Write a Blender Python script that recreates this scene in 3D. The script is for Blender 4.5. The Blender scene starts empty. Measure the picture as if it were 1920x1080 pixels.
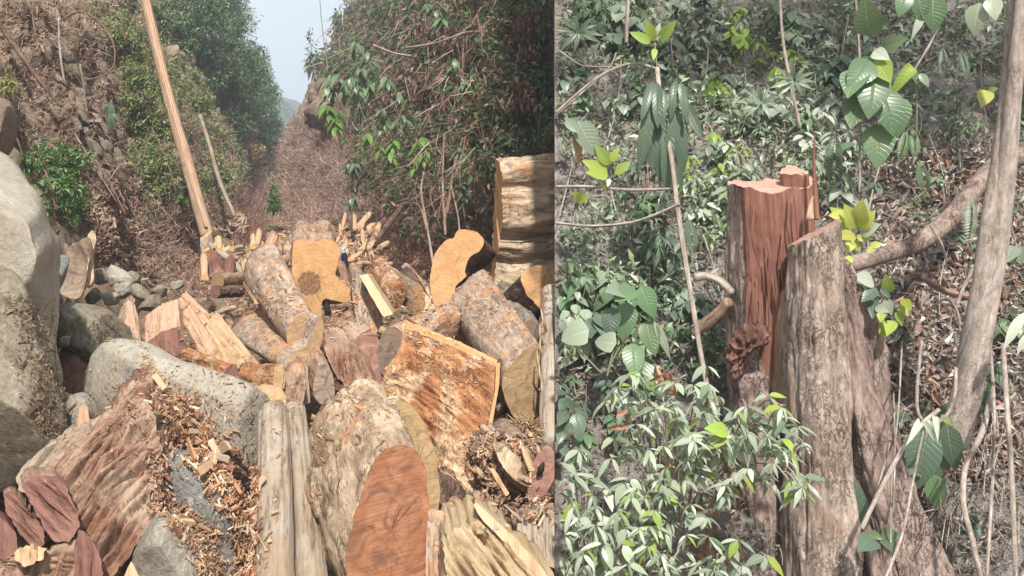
import bpy, bmesh, math, random
import numpy as np
from mathutils import Vector, Matrix, noise
from mathutils.bvhtree import BVHTree
from mathutils.geometry import tessellate_polygon

sc = bpy.context.scene
COL = sc.collection
# ------------------------------------------------------------------ camera
EYE = 2.2                       # eye height in metres
F, HX, HY = 1440.0, 960.0, 280.0  # focal length and horizon in photograph pixels
cam = bpy.data.cameras.new('camera'); co = bpy.data.objects.new('camera', cam); COL.objects.link(co)
cam.sensor_width = 36.0; cam.lens = 27.0; cam.shift_y = -(540 - HY) / 1920.0
cam.clip_start = 0.05; cam.clip_end = 2000
co.location = (0, 0, EYE); co.rotation_euler = (math.radians(90), 0, 0)
sc.camera = co
# ------------------------------------------------------------------ light
SUN_EL, SUN_AZ = 54.0, 171.0      # degrees; azimuth clockwise from +Y (behind the camera)
w = bpy.data.worlds.new('World'); sc.world = w; w.use_nodes = True
nt = w.node_tree; nt.nodes.clear()
sky = nt.nodes.new('ShaderNodeTexSky'); sky.sky_type = 'NISHITA'; sky.sun_disc = False
sky.sun_elevation = math.radians(SUN_EL); sky.sun_rotation = math.radians(SUN_AZ)
sky.dust_density = 4.0; sky.air_density = 1.2
cloudn = nt.nodes.new('ShaderNodeTexNoise'); cloudn.inputs['Scale'].default_value = 2.2
cloudn.inputs['Detail'].default_value = 6
crmp = nt.nodes.new('ShaderNodeValToRGB'); crmp.color_ramp.elements[0].position = .3; crmp.color_ramp.elements[1].position = .7
crmp.color_ramp.elements[0].color = (7.6, 8.7, 10.2, 1); crmp.color_ramp.elements[1].color = (10.2, 10.5, 10.9, 1)
mixw = nt.nodes.new('ShaderNodeMix'); mixw.data_type = 'RGBA'; mixw.inputs[0].default_value = .8
bg = nt.nodes.new('ShaderNodeBackground'); bg.inputs[1].default_value = 0.072
wo = nt.nodes.new('ShaderNodeOutputWorld')
tc = nt.nodes.new('ShaderNodeTexCoord')
nt.links.new(tc.outputs['Generated'], cloudn.inputs['Vector'])
nt.links.new(cloudn.outputs['Fac'], crmp.inputs[0])
nt.links.new(sky.outputs[0], mixw.inputs[6]); nt.links.new(crmp.outputs[0], mixw.inputs[7])
nt.links.new(mixw.outputs[2], bg.inputs[0]); nt.links.new(bg.outputs[0], wo.inputs[0])
sun = bpy.data.lights.new('sun', 'SUN'); sun.energy = 4.9; sun.angle = math.radians(2.5); sun.color = (1, .94, .85)
so = bpy.data.objects.new('sun', sun); COL.objects.link(so)
_a, _e = math.radians(SUN_AZ), math.radians(SUN_EL)
sdir = Vector((math.sin(_a) * math.cos(_e), math.cos(_a) * math.cos(_e), math.sin(_e)))
so.rotation_euler = sdir.to_track_quat('Z', 'Y').to_euler(); so.location = (3, -3, 12)
sc.view_settings.view_transform = 'Standard'; sc.view_settings.look = 'None'
sc.view_settings.exposure = 0.62; sc.view_settings.gamma = 1.0; sc.view_settings.use_curve_mapping = False
sc.cycles.max_bounces = 6; sc.cycles.transparent_max_bounces = 8
sc.cycles.volume_bounces = 1; sc.cycles.use_denoising = True

# ------------------------------------------------------------------ helpers
RD = random.Random(11); rng = np.random.default_rng(5)
KX = 80.0 / F                    # the bank's cut left edge: the vertical plane x = KX * y

def P(px, py, d):
    return Vector(((px - HX) / F * d, d, EYE - (py - HY) / F * d))
def ray(px, py):
    return Vector(((px - HX) / F, 1.0, -(py - HY) / F))
def props(o, label=None, cat=None, group=None, kind=None):
    if label: o['label'] = label
    if cat: o['category'] = cat
    if group: o['group'] = group
    if kind: o['kind'] = kind
    return o
def thing(name, loc, label, cat, group=None):
    o = bpy.data.objects.new(name, None); COL.objects.link(o); o.location = loc; o.empty_display_size = .1
    return props(o, label, cat, group)
def link(name, me, parent=None, mat=None):
    o = bpy.data.objects.new(name, me); COL.objects.link(o)
    if mat is not None and not me.materials: me.materials.append(mat)
    if parent is not None: o.parent = parent
    return o
def mesh_np(name, V, Fq, smooth=True, col=None, uv=None):
    """V (n,3); Fq: (m,k) array of same-size faces"""
    me = bpy.data.meshes.new(name)
    V = np.asarray(V, dtype=np.float32); Fq = np.asarray(Fq, dtype=np.int32); m, k = Fq.shape
    me.vertices.add(len(V)); me.vertices.foreach_set('co', V.ravel())
    me.loops.add(m * k); me.loops.foreach_set('vertex_index', Fq.ravel())
    me.polygons.add(m); me.polygons.foreach_set('loop_start', np.arange(0, m * k, k, dtype=np.int32))
    me.polygons.foreach_set('use_smooth', np.full(m, smooth))
    if col is not None:
        a = me.color_attributes.new('Col', 'FLOAT_COLOR', 'POINT')
        c = np.ones((len(V), 4), dtype=np.float32); c[:, :3] = col; a.data.foreach_set('color', c.ravel())
    if uv is not None:
        ul = me.uv_layers.new(name='UVMap'); ul.data.foreach_set('uv', np.asarray(uv, dtype=np.float32)[Fq.ravel()].ravel())
    me.update(calc_edges=True); me.validate()
    return me

# ------------------------------------------------------------------ materials
def newmat(name):
    m = bpy.data.materials.new(name); m.use_nodes = True; nt = m.node_tree
    for n in list(nt.nodes): nt.nodes.remove(n)
    out = nt.nodes.new('ShaderNodeOutputMaterial'); b = nt.nodes.new('ShaderNodeBsdfPrincipled')
    nt.links.new(b.outputs[0], out.inputs[0])
    return m, nt, b
class NB:
    def __init__(s, nt): s.nt = nt
    def n(s, t, **kw):
        x = s.nt.nodes.new(t)
        for k, v in kw.items(): setattr(x, k, v)
        return x
    def put(s, x, sock, v):
        if isinstance(v, bpy.types.NodeSocket): s.nt.links.new(v, x.inputs[sock])
        elif v is not None: x.inputs[sock].default_value = v
    def coord(s, which='Object'): return s.n('ShaderNodeTexCoord').outputs[which]
    def mapv(s, v, scale=(1, 1, 1), loc=(0, 0, 0), rot=(0, 0, 0)):
        x = s.n('ShaderNodeMapping'); s.put(x, 'Vector', v); x.inputs['Scale'].default_value = scale
        x.inputs['Location'].default_value = loc; x.inputs['Rotation'].default_value = rot; return x.outputs[0]
    def noise(s, v, scale=5, detail=5, rough=.6, dist=0, out='Fac'):
        x = s.n('ShaderNodeTexNoise'); s.put(x, 'Vector', v); s.put(x, 'Scale', scale); s.put(x, 'Detail', detail)
        s.put(x, 'Roughness', rough); s.put(x, 'Distortion', dist); return x.outputs[out]
    def vor(s, v, scale=5, feature='F1', rand=1, out='Distance'):
        x = s.n('ShaderNodeTexVoronoi', feature=feature); s.put(x, 'Vector', v); s.put(x, 'Scale', scale); s.put(x, 'Randomness', rand); return x.outputs[out]
    def ramp(s, f, stops, interp='LINEAR'):
        x = s.n('ShaderNodeValToRGB'); r = x.color_ramp; r.interpolation = interp
        while len(r.elements) < len(stops): r.elements.new(.5)
        for e, (p, c) in zip(r.elements, stops):
            e.position = p; e.color = (c, c, c, 1) if isinstance(c, (int, float)) else (*c, 1)
        s.put(x, 0, f); return x.outputs[0]
    def mix(s, f, a, b, mode='MIX'):
        x = s.n('ShaderNodeMix', data_type='RGBA', blend_type=mode)
        s.put(x, 0, f); s.put(x, 6, (*a, 1) if isinstance(a, tuple) else a); s.put(x, 7, (*b, 1) if isinstance(b, tuple) else b)
        return x.outputs[2]
    def math(s, op, a, b=None, c=None):
        x = s.n('ShaderNodeMath', operation=op); s.put(x, 0, a)
        if b is not None: s.put(x, 1, b)
        if c is not None: s.put(x, 2, c)
        return x.outputs[0]
    def bump(s, h, strength=.5, dist=.01, normal=None):
        x = s.n('ShaderNodeBump'); s.put(x, 'Height', h); s.put(x, 'Strength', strength); s.put(x, 'Distance', dist)
        if normal is not None: s.put(x, 'Normal', normal)
        return x.outputs[0]
    def rnd(s): return s.n('ShaderNodeObjectInfo').outputs['Random']

def offset_uv(b, v):
    """shift texture space per object so that alike pieces differ"""
    x = b.n('ShaderNodeVectorMath', operation='SCALE'); cx = b.n('ShaderNodeCombineXYZ')
    b.put(cx, 0, b.rnd()); b.put(cx, 1, b.math('MULTIPLY', b.rnd(), 1.7)); b.put(cx, 2, b.rnd())
    b.put(x, 0, cx.outputs[0]); x.inputs['Scale'].default_value = 37.0
    a = b.n('ShaderNodeVectorMath', operation='ADD'); b.put(a, 0, v); b.put(a, 1, x.outputs[0]); return a.outputs[0]

def bark_mat(name, c1, c2, patch, crack=(.03, .022, .018), patch_amt=.5, stretch=.22, sc_=18, bump=.9, speck=None, peel=0, obj=False):
    m, nt, s = newmat(name); b = NB(nt)
    uv = offset_uv(b, b.coord('Object' if obj else 'UV')); st = b.mapv(uv, (1, 1, stretch) if obj else (1, stretch, 1))
    n1 = b.noise(st, sc_, 8, .65, .6); n2 = b.noise(uv, 4.5, 5, .6, .8); n3 = b.noise(st, sc_ * 3.2, 8, .75)
    base = b.mix(b.ramp(n1, [(.32, 0.0), (.66, 1.0)]), c1, c2)
    base = b.mix(b.math('MULTIPLY', b.ramp(n2, [(.5 + .13 * (1 - patch_amt), 0.0), (.6 + .13 * (1 - patch_amt), 1.0)]), b.ramp(n3, [(.35, .35), (.6, 1.0)])), base, patch)
    if speck:
        base = b.mix(b.ramp(b.noise(b.mapv(uv, (1, .8, 1)), 34, 3, .5), [(.62, 0.0), (.66, .85)]), base, speck)
    wv = b.n('ShaderNodeVectorMath', operation='MULTIPLY_ADD'); b.put(wv, 0, b.noise(uv, sc_ * 1.2, 4, .7, out='Color')); wv.inputs[1].default_value = (.09, .09, .09); b.put(wv, 2, uv)
    ck = b.vor(b.mapv(wv.outputs[0], (1, 1, stretch * .35) if obj else (1, stretch * .35, 1)), sc_ * 2.2, 'DISTANCE_TO_EDGE')
    ckw = b.math('MULTIPLY', b.ramp(ck, [(.0, 1.0), (.09, 0.0)]), b.ramp(b.noise(uv, 6, 3), [(.42, 0.0), (.62, 1.0)]))
    base = b.mix(b.math('MULTIPLY', ckw, .5), base, crack)
    base = b.mix(.6, base, b.ramp(n3, [(.3, .08), (.7, .88)]), 'OVERLAY')
    fl = b.vor(b.mapv(wv.outputs[0], (1, 1, stretch) if obj else (1, stretch, 1)), sc_ * 1.1, 'F1', out='Color'); base = b.mix(.35, base, b.ramp(fl, [(.1, .15), (.9, .85)]), 'SOFT_LIGHT')
    b.put(s, 'Base Color', base); b.put(s, 'Roughness', .88); s.inputs['Specular IOR Level'].default_value = .25
    h = b.math('ADD', b.math('MULTIPLY', n1, 1.0), b.math('MULTIPLY', n3, .5)); h = b.math('SUBTRACT', h, b.math('MULTIPLY', ckw, .8))
    if peel: h = b.math('ADD', h, b.math('MULTIPLY', b.ramp(n2, [(.54, 0.0), (.60, 1.0)]), peel))
    b.put(s, 'Normal', b.bump(h, bump, .012)); return m

def endgrain_mat(name, c1, c2, ring, heart=None, heart_r=.0, rimdark=0, ringf=55, crack=True, stain=None):
    """UV = metres from the pith"""
    m, nt, s = newmat(name); b = NB(nt); uv = b.coord('UV')
    wob = b.noise(uv, 5, 3, .5, out='Color')
    dv = b.n('ShaderNodeVectorMath', operation='MULTIPLY_ADD'); b.put(dv, 0, wob); dv.inputs[1].default_value = (.05, .05, 0); b.put(dv, 2, uv)
    ln = b.n('ShaderNodeVectorMath', operation='LENGTH'); b.put(ln, 0, dv.outputs[0]); r = ln.outputs['Value']
    r2 = b.math('SUBTRACT', r, .035)
    rings = b.math('SINE', b.math('MULTIPLY', r2, ringf * 6.283 * .5))
    rings = b.ramp(b.math('MULTIPLY_ADD', rings, .5, .5), [(.0, 0.0), (.75, .25), (1.0, 1.0)])
    saw = b.noise(b.mapv(uv, (3.5, 60, 1), rot=(0, 0, .5)), 2.2, 4, .6)
    big = b.noise(offset_uv(b, uv), 7, 8, .7, .8)
    base = b.mix(b.ramp(big, [(.42, 0.0), (.60, 1.0)]), c1, c2)
    base = b.mix(.14, base, b.ramp(b.noise(uv, 60, 6, .7), [(.3, .15), (.7, .85)]), 'OVERLAY')
    base = b.mix(b.math('MULTIPLY', b.math('MULTIPLY', rings, .55), big), base, ring)
    base = b.mix(b.math('MULTIPLY', b.ramp(saw, [(.48, 0.0), (.62, 1.0)]), .45), base, ring)
    if stain:
        base = b.mix(b.ramp(b.noise(offset_uv(b, b.mapv(uv, (1, 1.3, 1))), 9, 6, .7, 1.2), [(.50, 0.0), (.64, .85)]), base, stain)
    h = b.math('MULTIPLY', saw, .6)
    if crack:
        sx = b.n('ShaderNodeSeparateXYZ'); b.put(sx, 0, dv.outputs[0])
        ang = b.math('ARCTAN2', b.math('SUBTRACT', sx.outputs[1], .025), b.math('SUBTRACT', sx.outputs[0], .025))
        cv = b.n('ShaderNodeCombineXYZ'); b.put(cv, 0, ang); b.put(cv, 1, b.math('MULTIPLY', r, 1.6))
        cr = b.vor(b.mapv(cv.outputs[0], (1, .35, 1)), 1.1, 'DISTANCE_TO_EDGE')
        cr = b.math('MULTIPLY', b.ramp(cr, [(.0, 1.0), (.028, 0.0)]), b.ramp(r2, [(.0, 1.0), (.22, 0.0)]))
        cr = b.math('MULTIPLY', cr, b.ramp(b.noise(offset_uv(b, uv), 7, 3), [(.48, 0.0), (.6, 1.0)])); base = b.mix(b.math('MULTIPLY', cr, .7), base, (.05, .03, .02)); h = b.math('SUBTRACT', h, cr)
    if heart:
        hn = b.math('ADD', r2, b.math('MULTIPLY_ADD', b.noise(uv, 22, 5, .7), .09, -.045))
        hm = b.ramp(hn, [(max(heart_r - .012, 0), 1.0), (heart_r + .006, 0.0)])
        hn2 = b.ramp(b.noise(uv, 45, 5, .7), [(.4, heart), (.62, tuple(min(1, v * 3.2) for v in heart))])
        base = b.mix(b.math('MULTIPLY', hm, .92), base, hn2); h = b.math('SUBTRACT', h, b.math('MULTIPLY', hm, 1.2))
    b.put(s, 'Base Color', base); b.put(s, 'Roughness', .8); s.inputs['Specular IOR Level'].default_value = .25
    b.put(s, 'Normal', b.bump(h, .55, .006)); return m

def grain_mat(name, c1, c2, dark, sc_=30, stretch=.07, bump=.9, streak=.6):
    m, nt, s = newmat(name); b = NB(nt); uv = offset_uv(b, b.coord('UV'))
    g = b.noise(b.mapv(uv, (1, stretch, 1)), sc_ * 1.5, 9, .78, .3); g2 = b.noise(b.mapv(uv, (1, stretch * .5, 1)), sc_ * 4, 5, .6)
    big = b.noise(uv, 3.5, 4, .6)
    base = b.mix(b.ramp(big, [(.35, 0.0), (.65, 1.0)]), c1, c2)
    base = b.mix(b.math('MULTIPLY', b.ramp(g, [(.5, 0.0), (.64, 1.0)]), streak), base, dark)
    base = b.mix(b.math('MULTIPLY', b.ramp(g2, [(.52, 0.0), (.66, 1.0)]), .35), base, dark)
    b.put(s, 'Base Color', base); b.put(s, 'Roughness', .82); s.inputs['Specular IOR Level'].default_value = .25
    b.put(s, 'Normal', b.bump(b.math('ADD', b.math('MULTIPLY', g, -1.0), b.math('MULTIPLY', g2, -.4)), bump, .012)); return m

def rock_mat(name, c1, c2, stain, moss=None, sc_=1.0, wet=.75, ov=.55, sp=.6):
    m, nt, s = newmat(name); b = NB(nt); v = b.coord('Object')
    n1 = b.noise(v, 3.2 * sc_, 8, .62, .5); n2 = b.noise(v, 14 * sc_, 8, .7); n3 = b.noise(b.mapv(v, (1, 1, .5)), 1.6 * sc_, 4, .6, 1.0)
    base = b.mix(b.ramp(n1, [(.34, 0.0), (.66, 1.0)]), c1, c2)
    base = b.mix(b.ramp(n3, [(.48, 0.0), (.66, .75)]), base, stain)
    base = b.mix(b.ramp(n2, [(.62, 0.0), (.74, .5)]), base, tuple(x * .3 for x in c1))
    if moss: base = b.mix(b.ramp(b.noise(v, 5 * sc_, 9, .75, .4), [(.5, 0.0), (.6, .9)]), base, moss)
    base = b.mix(ov, base, b.ramp(b.noise(v, 38 * sc_, 8, .75), [(.3, .1), (.7, .88)]), 'OVERLAY'); base = b.mix(b.ramp(b.noise(v, 24 * sc_, 3, .5), [(.66, 0.0), (.70, sp)]), base, (.5, .47, .4))
    b.put(s, 'Base Color', base); b.put(s, 'Roughness', wet); s.inputs['Specular IOR Level'].default_value = .3
    ck = b.vor(b.mapv(v, (1, 1, 1.3)), 2.3 * sc_, 'DISTANCE_TO_EDGE')
    h = b.math('ADD', b.math('MULTIPLY', n2, .6), n1); h = b.math('SUBTRACT', h, b.math('MULTIPLY', b.ramp(ck, [(.0, 1.0), (.02, 0.0)]), .05))
    b.put(s, 'Normal', b.bump(b.math('ADD', h, b.math('MULTIPLY', b.noise(v, 38 * sc_, 8, .75), .5)), .9, .03)); return m

def earth_mat(name, cols, sc_=1.0, streak=None):
    m, nt, s = newmat(name); b = NB(nt); v = b.coord('Object')
    vv = b.mapv(v, (1, 1, 1)) if streak is None else b.mapv(v, streak[0], rot=streak[1])
    n1 = b.noise(vv, 1.7 * sc_, 9, .65, .8); n2 = b.noise(v, 9 * sc_, 9, .75); n3 = b.noise(v, 40 * sc_, 5, .7)
    base = b.ramp(n1, [(.3, cols[0]), (.45, cols[1]), (.56, cols[2]), (.7, cols[3])])
    base = b.mix(b.ramp(n2, [(.5, 0.0), (.68, .8)]), base, tuple(x * .35 for x in cols[1]))
    base = b.mix(.5, base, b.ramp(n3, [(.25, .08), (.75, .9)]), 'OVERLAY')
    b.put(s, 'Base Color', base); b.put(s, 'Roughness', .95); s.inputs['Specular IOR Level'].default_value = .15
    b.put(s, 'Normal', b.bump(b.math('ADD', b.math('ADD', n1, b.math('MULTIPLY', n2, .8)), b.math('MULTIPLY', n3, .4)), .9, .06)); return m

def leaf_mat(name, gloss=.4, trans=.3, col=None, var=.25, spec=.5, vein=False):
    """colour from the Col attribute (col=None) or a base colour varied per object"""
    m = bpy.data.materials.new(name); m.use_nodes = True; nt = m.node_tree; nt.nodes.clear(); b = NB(nt)
    out = b.n('ShaderNodeOutputMaterial'); s = b.n('ShaderNodeBsdfPrincipled'); t = b.n('ShaderNodeBsdfTranslucent'); mx = b.n('ShaderNodeMixShader')
    if col is None:
        a = b.n('ShaderNodeAttribute'); a.attribute_name = 'Col'; c = a.outputs['Color']
    else:
        hs = b.n('ShaderNodeHueSaturation'); hs.inputs['Color'].default_value = (*col, 1)
        b.put(hs, 'Hue', b.math('MULTIPLY_ADD', b.rnd(), .05, .475)); b.put(hs, 'Value', b.math('MULTIPLY_ADD', b.math('FRACT', b.math('MULTIPLY', b.rnd(), 7.13)), var * 2, 1 - var)); c = hs.outputs[0]
        c = b.mix(b.ramp(b.noise(b.coord('Object'), 3.5, 4, .6), [(.5, 0.0), (.72, .55)]), c, (col[0] * .9 + .10, col[1] * .75 + .06, col[2] * .5 + .02))
    if vein:
        uvx = b.n('ShaderNodeSeparateXYZ'); b.put(uvx, 0, b.coord('UV'))
        ax = b.math('ABSOLUTE', uvx.outputs[0])
        rib = b.ramp(ax, [(.0, 1.0), (.05, 0.0)])
        w2 = b.math('SINE', b.math('MULTIPLY', b.math('SUBTRACT', uvx.outputs[1], b.math('MULTIPLY', ax, .35)), 62))
        vv = b.math('ADD', rib, b.math('MULTIPLY', b.ramp(b.math('MULTIPLY_ADD', w2, .5, .5), [(.8, 0.0), (1.0, 1.0)]), .45))
        c = b.mix(b.math('MULTIPLY', vv, .3), c, tuple(min(1, x * 1.6 + .06) for x in (col or (.2, .3, .15))))
        b.put(s, 'Normal', b.bump(b.math('SUBTRACT', 1.0, vv), .35, .01))
    b.put(s, 'Base Color', c); s.inputs['Roughness'].default_value = gloss; s.inputs['Specular IOR Level'].default_value = spec
    b.put(t, 'Color', b.mix(.35, c, (.35, .45, .08))); mx.inputs[0].default_value = trans
    nt.links.new(s.outputs[0], mx.inputs[1]); nt.links.new(t.outputs[0], mx.inputs[2]); nt.links.new(mx.outputs[0], out.inputs[0]); return m
M = {}
M['bark_grey'] = bark_mat('grey smooth bark', (.26, .185, .14), (.47, .37, .29), (.46, .23, .11), patch_amt=1.0, sc_=14, bump=.6)
M['bark_pink'] = bark_mat('pinkish brown bark', (.25, .155, .105), (.45, .32, .235), (.48, .21, .09), patch_amt=.7, sc_=16, bump=.8)
M['bark_speck'] = bark_mat('grey bark with black specks', (.22, .18, .155), (.40, .345, .305), (.28, .24, .21), speck=(.025, .022, .02), patch_amt=.4)
M['bark_pale'] = bark_mat('pale peeling bark', (.26, .17, .115), (.50, .39, .27), (.40, .17, .08), patch_amt=.45, sc_=9, stretch=.5, bump=1.0, peel=1.5)
M['bark_red'] = bark_mat('rust red rough bark', (.25, .095, .04), (.43, .215, .10), (.56, .41, .27), patch_amt=1.1, sc_=12, stretch=.4, bump=1.0, peel=1.0)
M['bark_dark'] = bark_mat('dark brown rough bark', (.09, .055, .04), (.20, .13, .095), (.26, .15, .09), patch_amt=.4, bump=1.0)
M['bark_buff'] = bark_mat('buff fluted bark', (.36, .26, .17), (.58, .46, .33), (.42, .22, .11), patch_amt=.5, sc_=10, stretch=.3, bump=1.0)
M['decay'] = grain_mat('weathered decayed wood', (.45, .33, .24), (.24, .11, .07), (.05, .022, .016), sc_=16, stretch=.13, bump=1.0, streak=.9)
M['decay_red'] = grain_mat('red brown rotten wood', (.28, .145, .11), (.19, .09, .07), (.06, .025, .02), sc_=20, stretch=.12, bump=1.0)
M['weathered'] = grain_mat('pale weathered wood', (.33, .245, .17), (.43, .37, .305), (.10, .06, .04), sc_=13, stretch=.14, streak=.85)
M['split'] = grain_mat('fresh split wood', (.50, .345, .20), (.58, .43, .27), (.30, .14, .06), sc_=22, stretch=.05)
M['split_pink'] = grain_mat('pinkish split wood', (.52, .33, .21), (.60, .42, .30), (.26, .10, .05), sc_=22, stretch=.05)
M['plank'] = grain_mat('pale sawn wood', (.52, .38, .22), (.58, .45, .29), (.38, .24, .12), sc_=24, stretch=.03, bump=.3, streak=.4)
M['pole'] = grain_mat('brown sawn pole', (.38, .25, .165), (.50, .37, .27), (.18, .085, .045), sc_=12, stretch=.03, bump=.5, streak=.7)
M['fibre'] = grain_mat('straw coloured fibre', (.44, .33, .19), (.54, .42, .27), (.17, .10, .05), sc_=34, stretch=.05)
M['end_ochre'] = endgrain_mat('ochre sawn end', (.50, .275, .12), (.60, .36, .175), (.36, .19, .075), heart=(.10, .055, .03), heart_r=.062)
M['end_ochre2'] = endgrain_mat('ochre sawn end plain', (.51, .285, .13), (.61, .375, .19), (.38, .20, .08))
M['end_tan'] = endgrain_mat('tan sawn end', (.42, .275, .15), (.52, .36, .215), (.28, .17, .085), stain=(.27, .18, .105))
M['end_olive'] = endgrain_mat('olive tan sawn end', (.38, .255, .13), (.46, .325, .18), (.24, .15, .075), stain=(.17, .105, .06))
M['end_orange'] = endgrain_mat('orange red sawn end', (.30, .125, .06), (.39, .185, .105), (.18, .07, .035), stain=(.14, .07, .045), ringf=40)
M['end_grey'] = endgrain_mat('greyed sawn end', (.26, .19, .14), (.34, .26, .20), (.16, .11, .08), stain=(.12, .08, .06))
M['end_plum'] = endgrain_mat('plum brown end', (.24, .125, .10), (.33, .19, .15), (.16, .07, .06), stain=(.40, .24, .15))
M['end_pink'] = endgrain_mat('pale pink cut', (.50, .33, .26), (.60, .42, .34), (.40, .22, .17))
M['rim'] = bark_mat('bark edge', (.14, .08, .05), (.26, .16, .10), (.30, .15, .08), bump=.5)
M['rock_pale'] = rock_mat('pale grey boulder', (.28, .255, .21), (.42, .385, .32), (.29, .235, .165))
M['rock_smooth'] = rock_mat('pale smooth boulder', (.33, .30, .25), (.47, .43, .355), (.36, .29, .20), sc_=.8, ov=.28, sp=.1)
M['burl'] = bark_mat('dark rotten burl', (.10, .045, .033), (.26, .13, .10), (.36, .22, .17), patch_amt=.5, sc_=22, stretch=.5, bump=1.0, obj=True)
M['rock_mud'] = rock_mat('muddy boulder', (.22, .19, .145), (.31, .275, .215), (.24, .175, .11), moss=(.13, .09, .055))
M['rock_blue'] = rock_mat('blue grey rock', (.17, .17, .165), (.25, .25, .235), (.28, .245, .18))
M['rock_brown'] = rock_mat('brown earth rock', (.17, .12, .085), (.26, .20, .15), (.12, .085, .06))
M['cliff'] = earth_mat('brown layered cliff earth', [(.11, .08, .055), (.29, .215, .155), (.38, .29, .215), (.46, .37, .285)], 1.0, ((3.0, 1.0, .7), (0, .9, .3)))
M['floor'] = earth_mat('woody rubble ground', [(.10, .065, .045), (.24, .16, .11), (.33, .24, .17), (.40, .30, .22)], 1.4)
M['wall_dark'] = earth_mat('dark shaded soil', [(.03, .021, .015), (.07, .046, .033), (.12, .08, .06), (.17, .115, .085)], 1.0)
M['scree'] = earth_mat('red brown scree', [(.13, .085, .065), (.26, .18, .14), (.35, .25, .20), (.42, .32, .26)], 1.0)
M['bank'] = earth_mat('greyish forest soil', [(.20, .18, .165), (.29, .26, .238), (.37, .33, .30), (.44, .40, .365)], 1.6)  # soil lifted paler, the haze over the bank painted into it
M['leaf'] = leaf_mat('small leaves', .45, .25)
M['leaf_far'] = leaf_mat('far leaves', .6, .15, spec=.3)
M['dry'] = leaf_mat('dry leaves', .75, .12, spec=.2)
M['straw'] = leaf_mat('dry stems', .8, .0, spec=.2)
M['twig'] = bark_mat('grey twig bark', (.24, .19, .16), (.42, .36, .31), (.30, .22, .17), patch_amt=.3, bump=.4)
M['twig_red'] = bark_mat('reddish twig bark', (.19, .11, .08), (.34, .22, .17), (.30, .22, .17), patch_amt=.3, bump=.4)
M['bark_pale_o'] = bark_mat('pale knotty bark', (.26, .17, .115), (.50, .39, .27), (.40, .17, .08), patch_amt=.45, sc_=14, stretch=.5, bump=.7, peel=.5, obj=True)
M['stump_bark'] = bark_mat('greyish stump bark', (.27, .20, .16), (.44, .355, .30), (.34, .235, .185), patch_amt=.4, sc_=20, stretch=.35, bump=1.0, obj=True)
M['stump_root'] = bark_mat('brown buttress bark', (.22, .155, .13), (.34, .26, .225), (.28, .19, .16), patch_amt=.4, sc_=16, stretch=.4, bump=1.0, obj=True)
M['heart_red'] = grain_mat('torn red heartwood', (.25, .11, .08), (.35, .17, .125), (.10, .042, .033), sc_=26, stretch=.05, bump=1.0)
M['stump_cut'] = endgrain_mat('pinkish stump cut', (.42, .265, .205), (.50, .34, .27), (.30, .16, .12), crack=False)
M['vine'] = bark_mat('pale vine bark', (.30, .245, .205), (.44, .38, .33), (.36, .28, .22), patch_amt=.3, bump=.5, sc_=24)
M['ledge'] = rock_mat('layered brown rock', (.19, .145, .105), (.33, .265, .20), (.12, .09, .065), sc_=1.6)
M['hillgreen'] = earth_mat('far wooded hillside', [(.02, .045, .02), (.035, .07, .03), (.05, .09, .04), (.07, .11, .05)], .12)
for k_, c_, g_, t_ in [('dark', (.085, .135, .09), .35, .2), ('mid', (.12, .20, .10), .33, .25), ('bright', (.13, .25, .05), .4, .35), ('lime', (.36, .48, .09), .4, .45), ('yellow', (.52, .58, .14), .45, .45), ('dusty', (.22, .28, .205), .35, .25), ('pale', (.36, .43, .31), .3, .3), ('white', (.46, .51, .42), .22, .25), ('tan', (.42, .27, .18), .7, .2), ('brown', (.26, .17, .13), .75, .15), ('orange', (.38, .20, .12), .7, .2), ('stem', (.22, .26, .14), .5, .1)]:  # dusty, pale and white: milky haze over the bank painted into leaf colour
    M['lf_' + k_] = leaf_mat(k_ + ' leaf', g_, t_, c_, vein=(k_ not in ('stem', 'tan', 'brown', 'orange')))
M['hole'] = bark_mat('rotten hollow', (.02, .014, .01), (.04, .025, .018), (.05, .03, .02))

# ------------------------------------------------------------------ solid builders
def resample(pts, n, smooth=True):
    """closed outline (3D) resampled by arc length"""
    pts = [Vector(p) for p in pts]; m = len(pts); dense = []
    for i in range(m):
        p0, p1, p2, p3 = pts[i - 1], pts[i], pts[(i + 1) % m], pts[(i + 2) % m]
        for k in range(8):
            t = k / 8
            if smooth:
                dense.append(.5 * ((2 * p1) + (p2 - p0) * t + (2 * p0 - 5 * p1 + 4 * p2 - p3) * t * t + (3 * p1 - p0 - 3 * p2 + p3) * t ** 3))
            else: dense.append(p1.lerp(p2, t))
    L = [0.0]
    for i in range(len(dense)): L.append(L[-1] + (dense[(i + 1) % len(dense)] - dense[i]).length)
    tot = L[-1]; out = []; j = 0
    for k in range(n):
        s = tot * k / n
        while L[j + 1] < s: j += 1
        f = (s - L[j]) / max(L[j + 1] - L[j], 1e-9)
        out.append(dense[j].lerp(dense[(j + 1) % len(dense)], f))
    return out, tot

def fbm(v, o=4): return noise.fractal(v, .8, 2.1, o)

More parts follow.
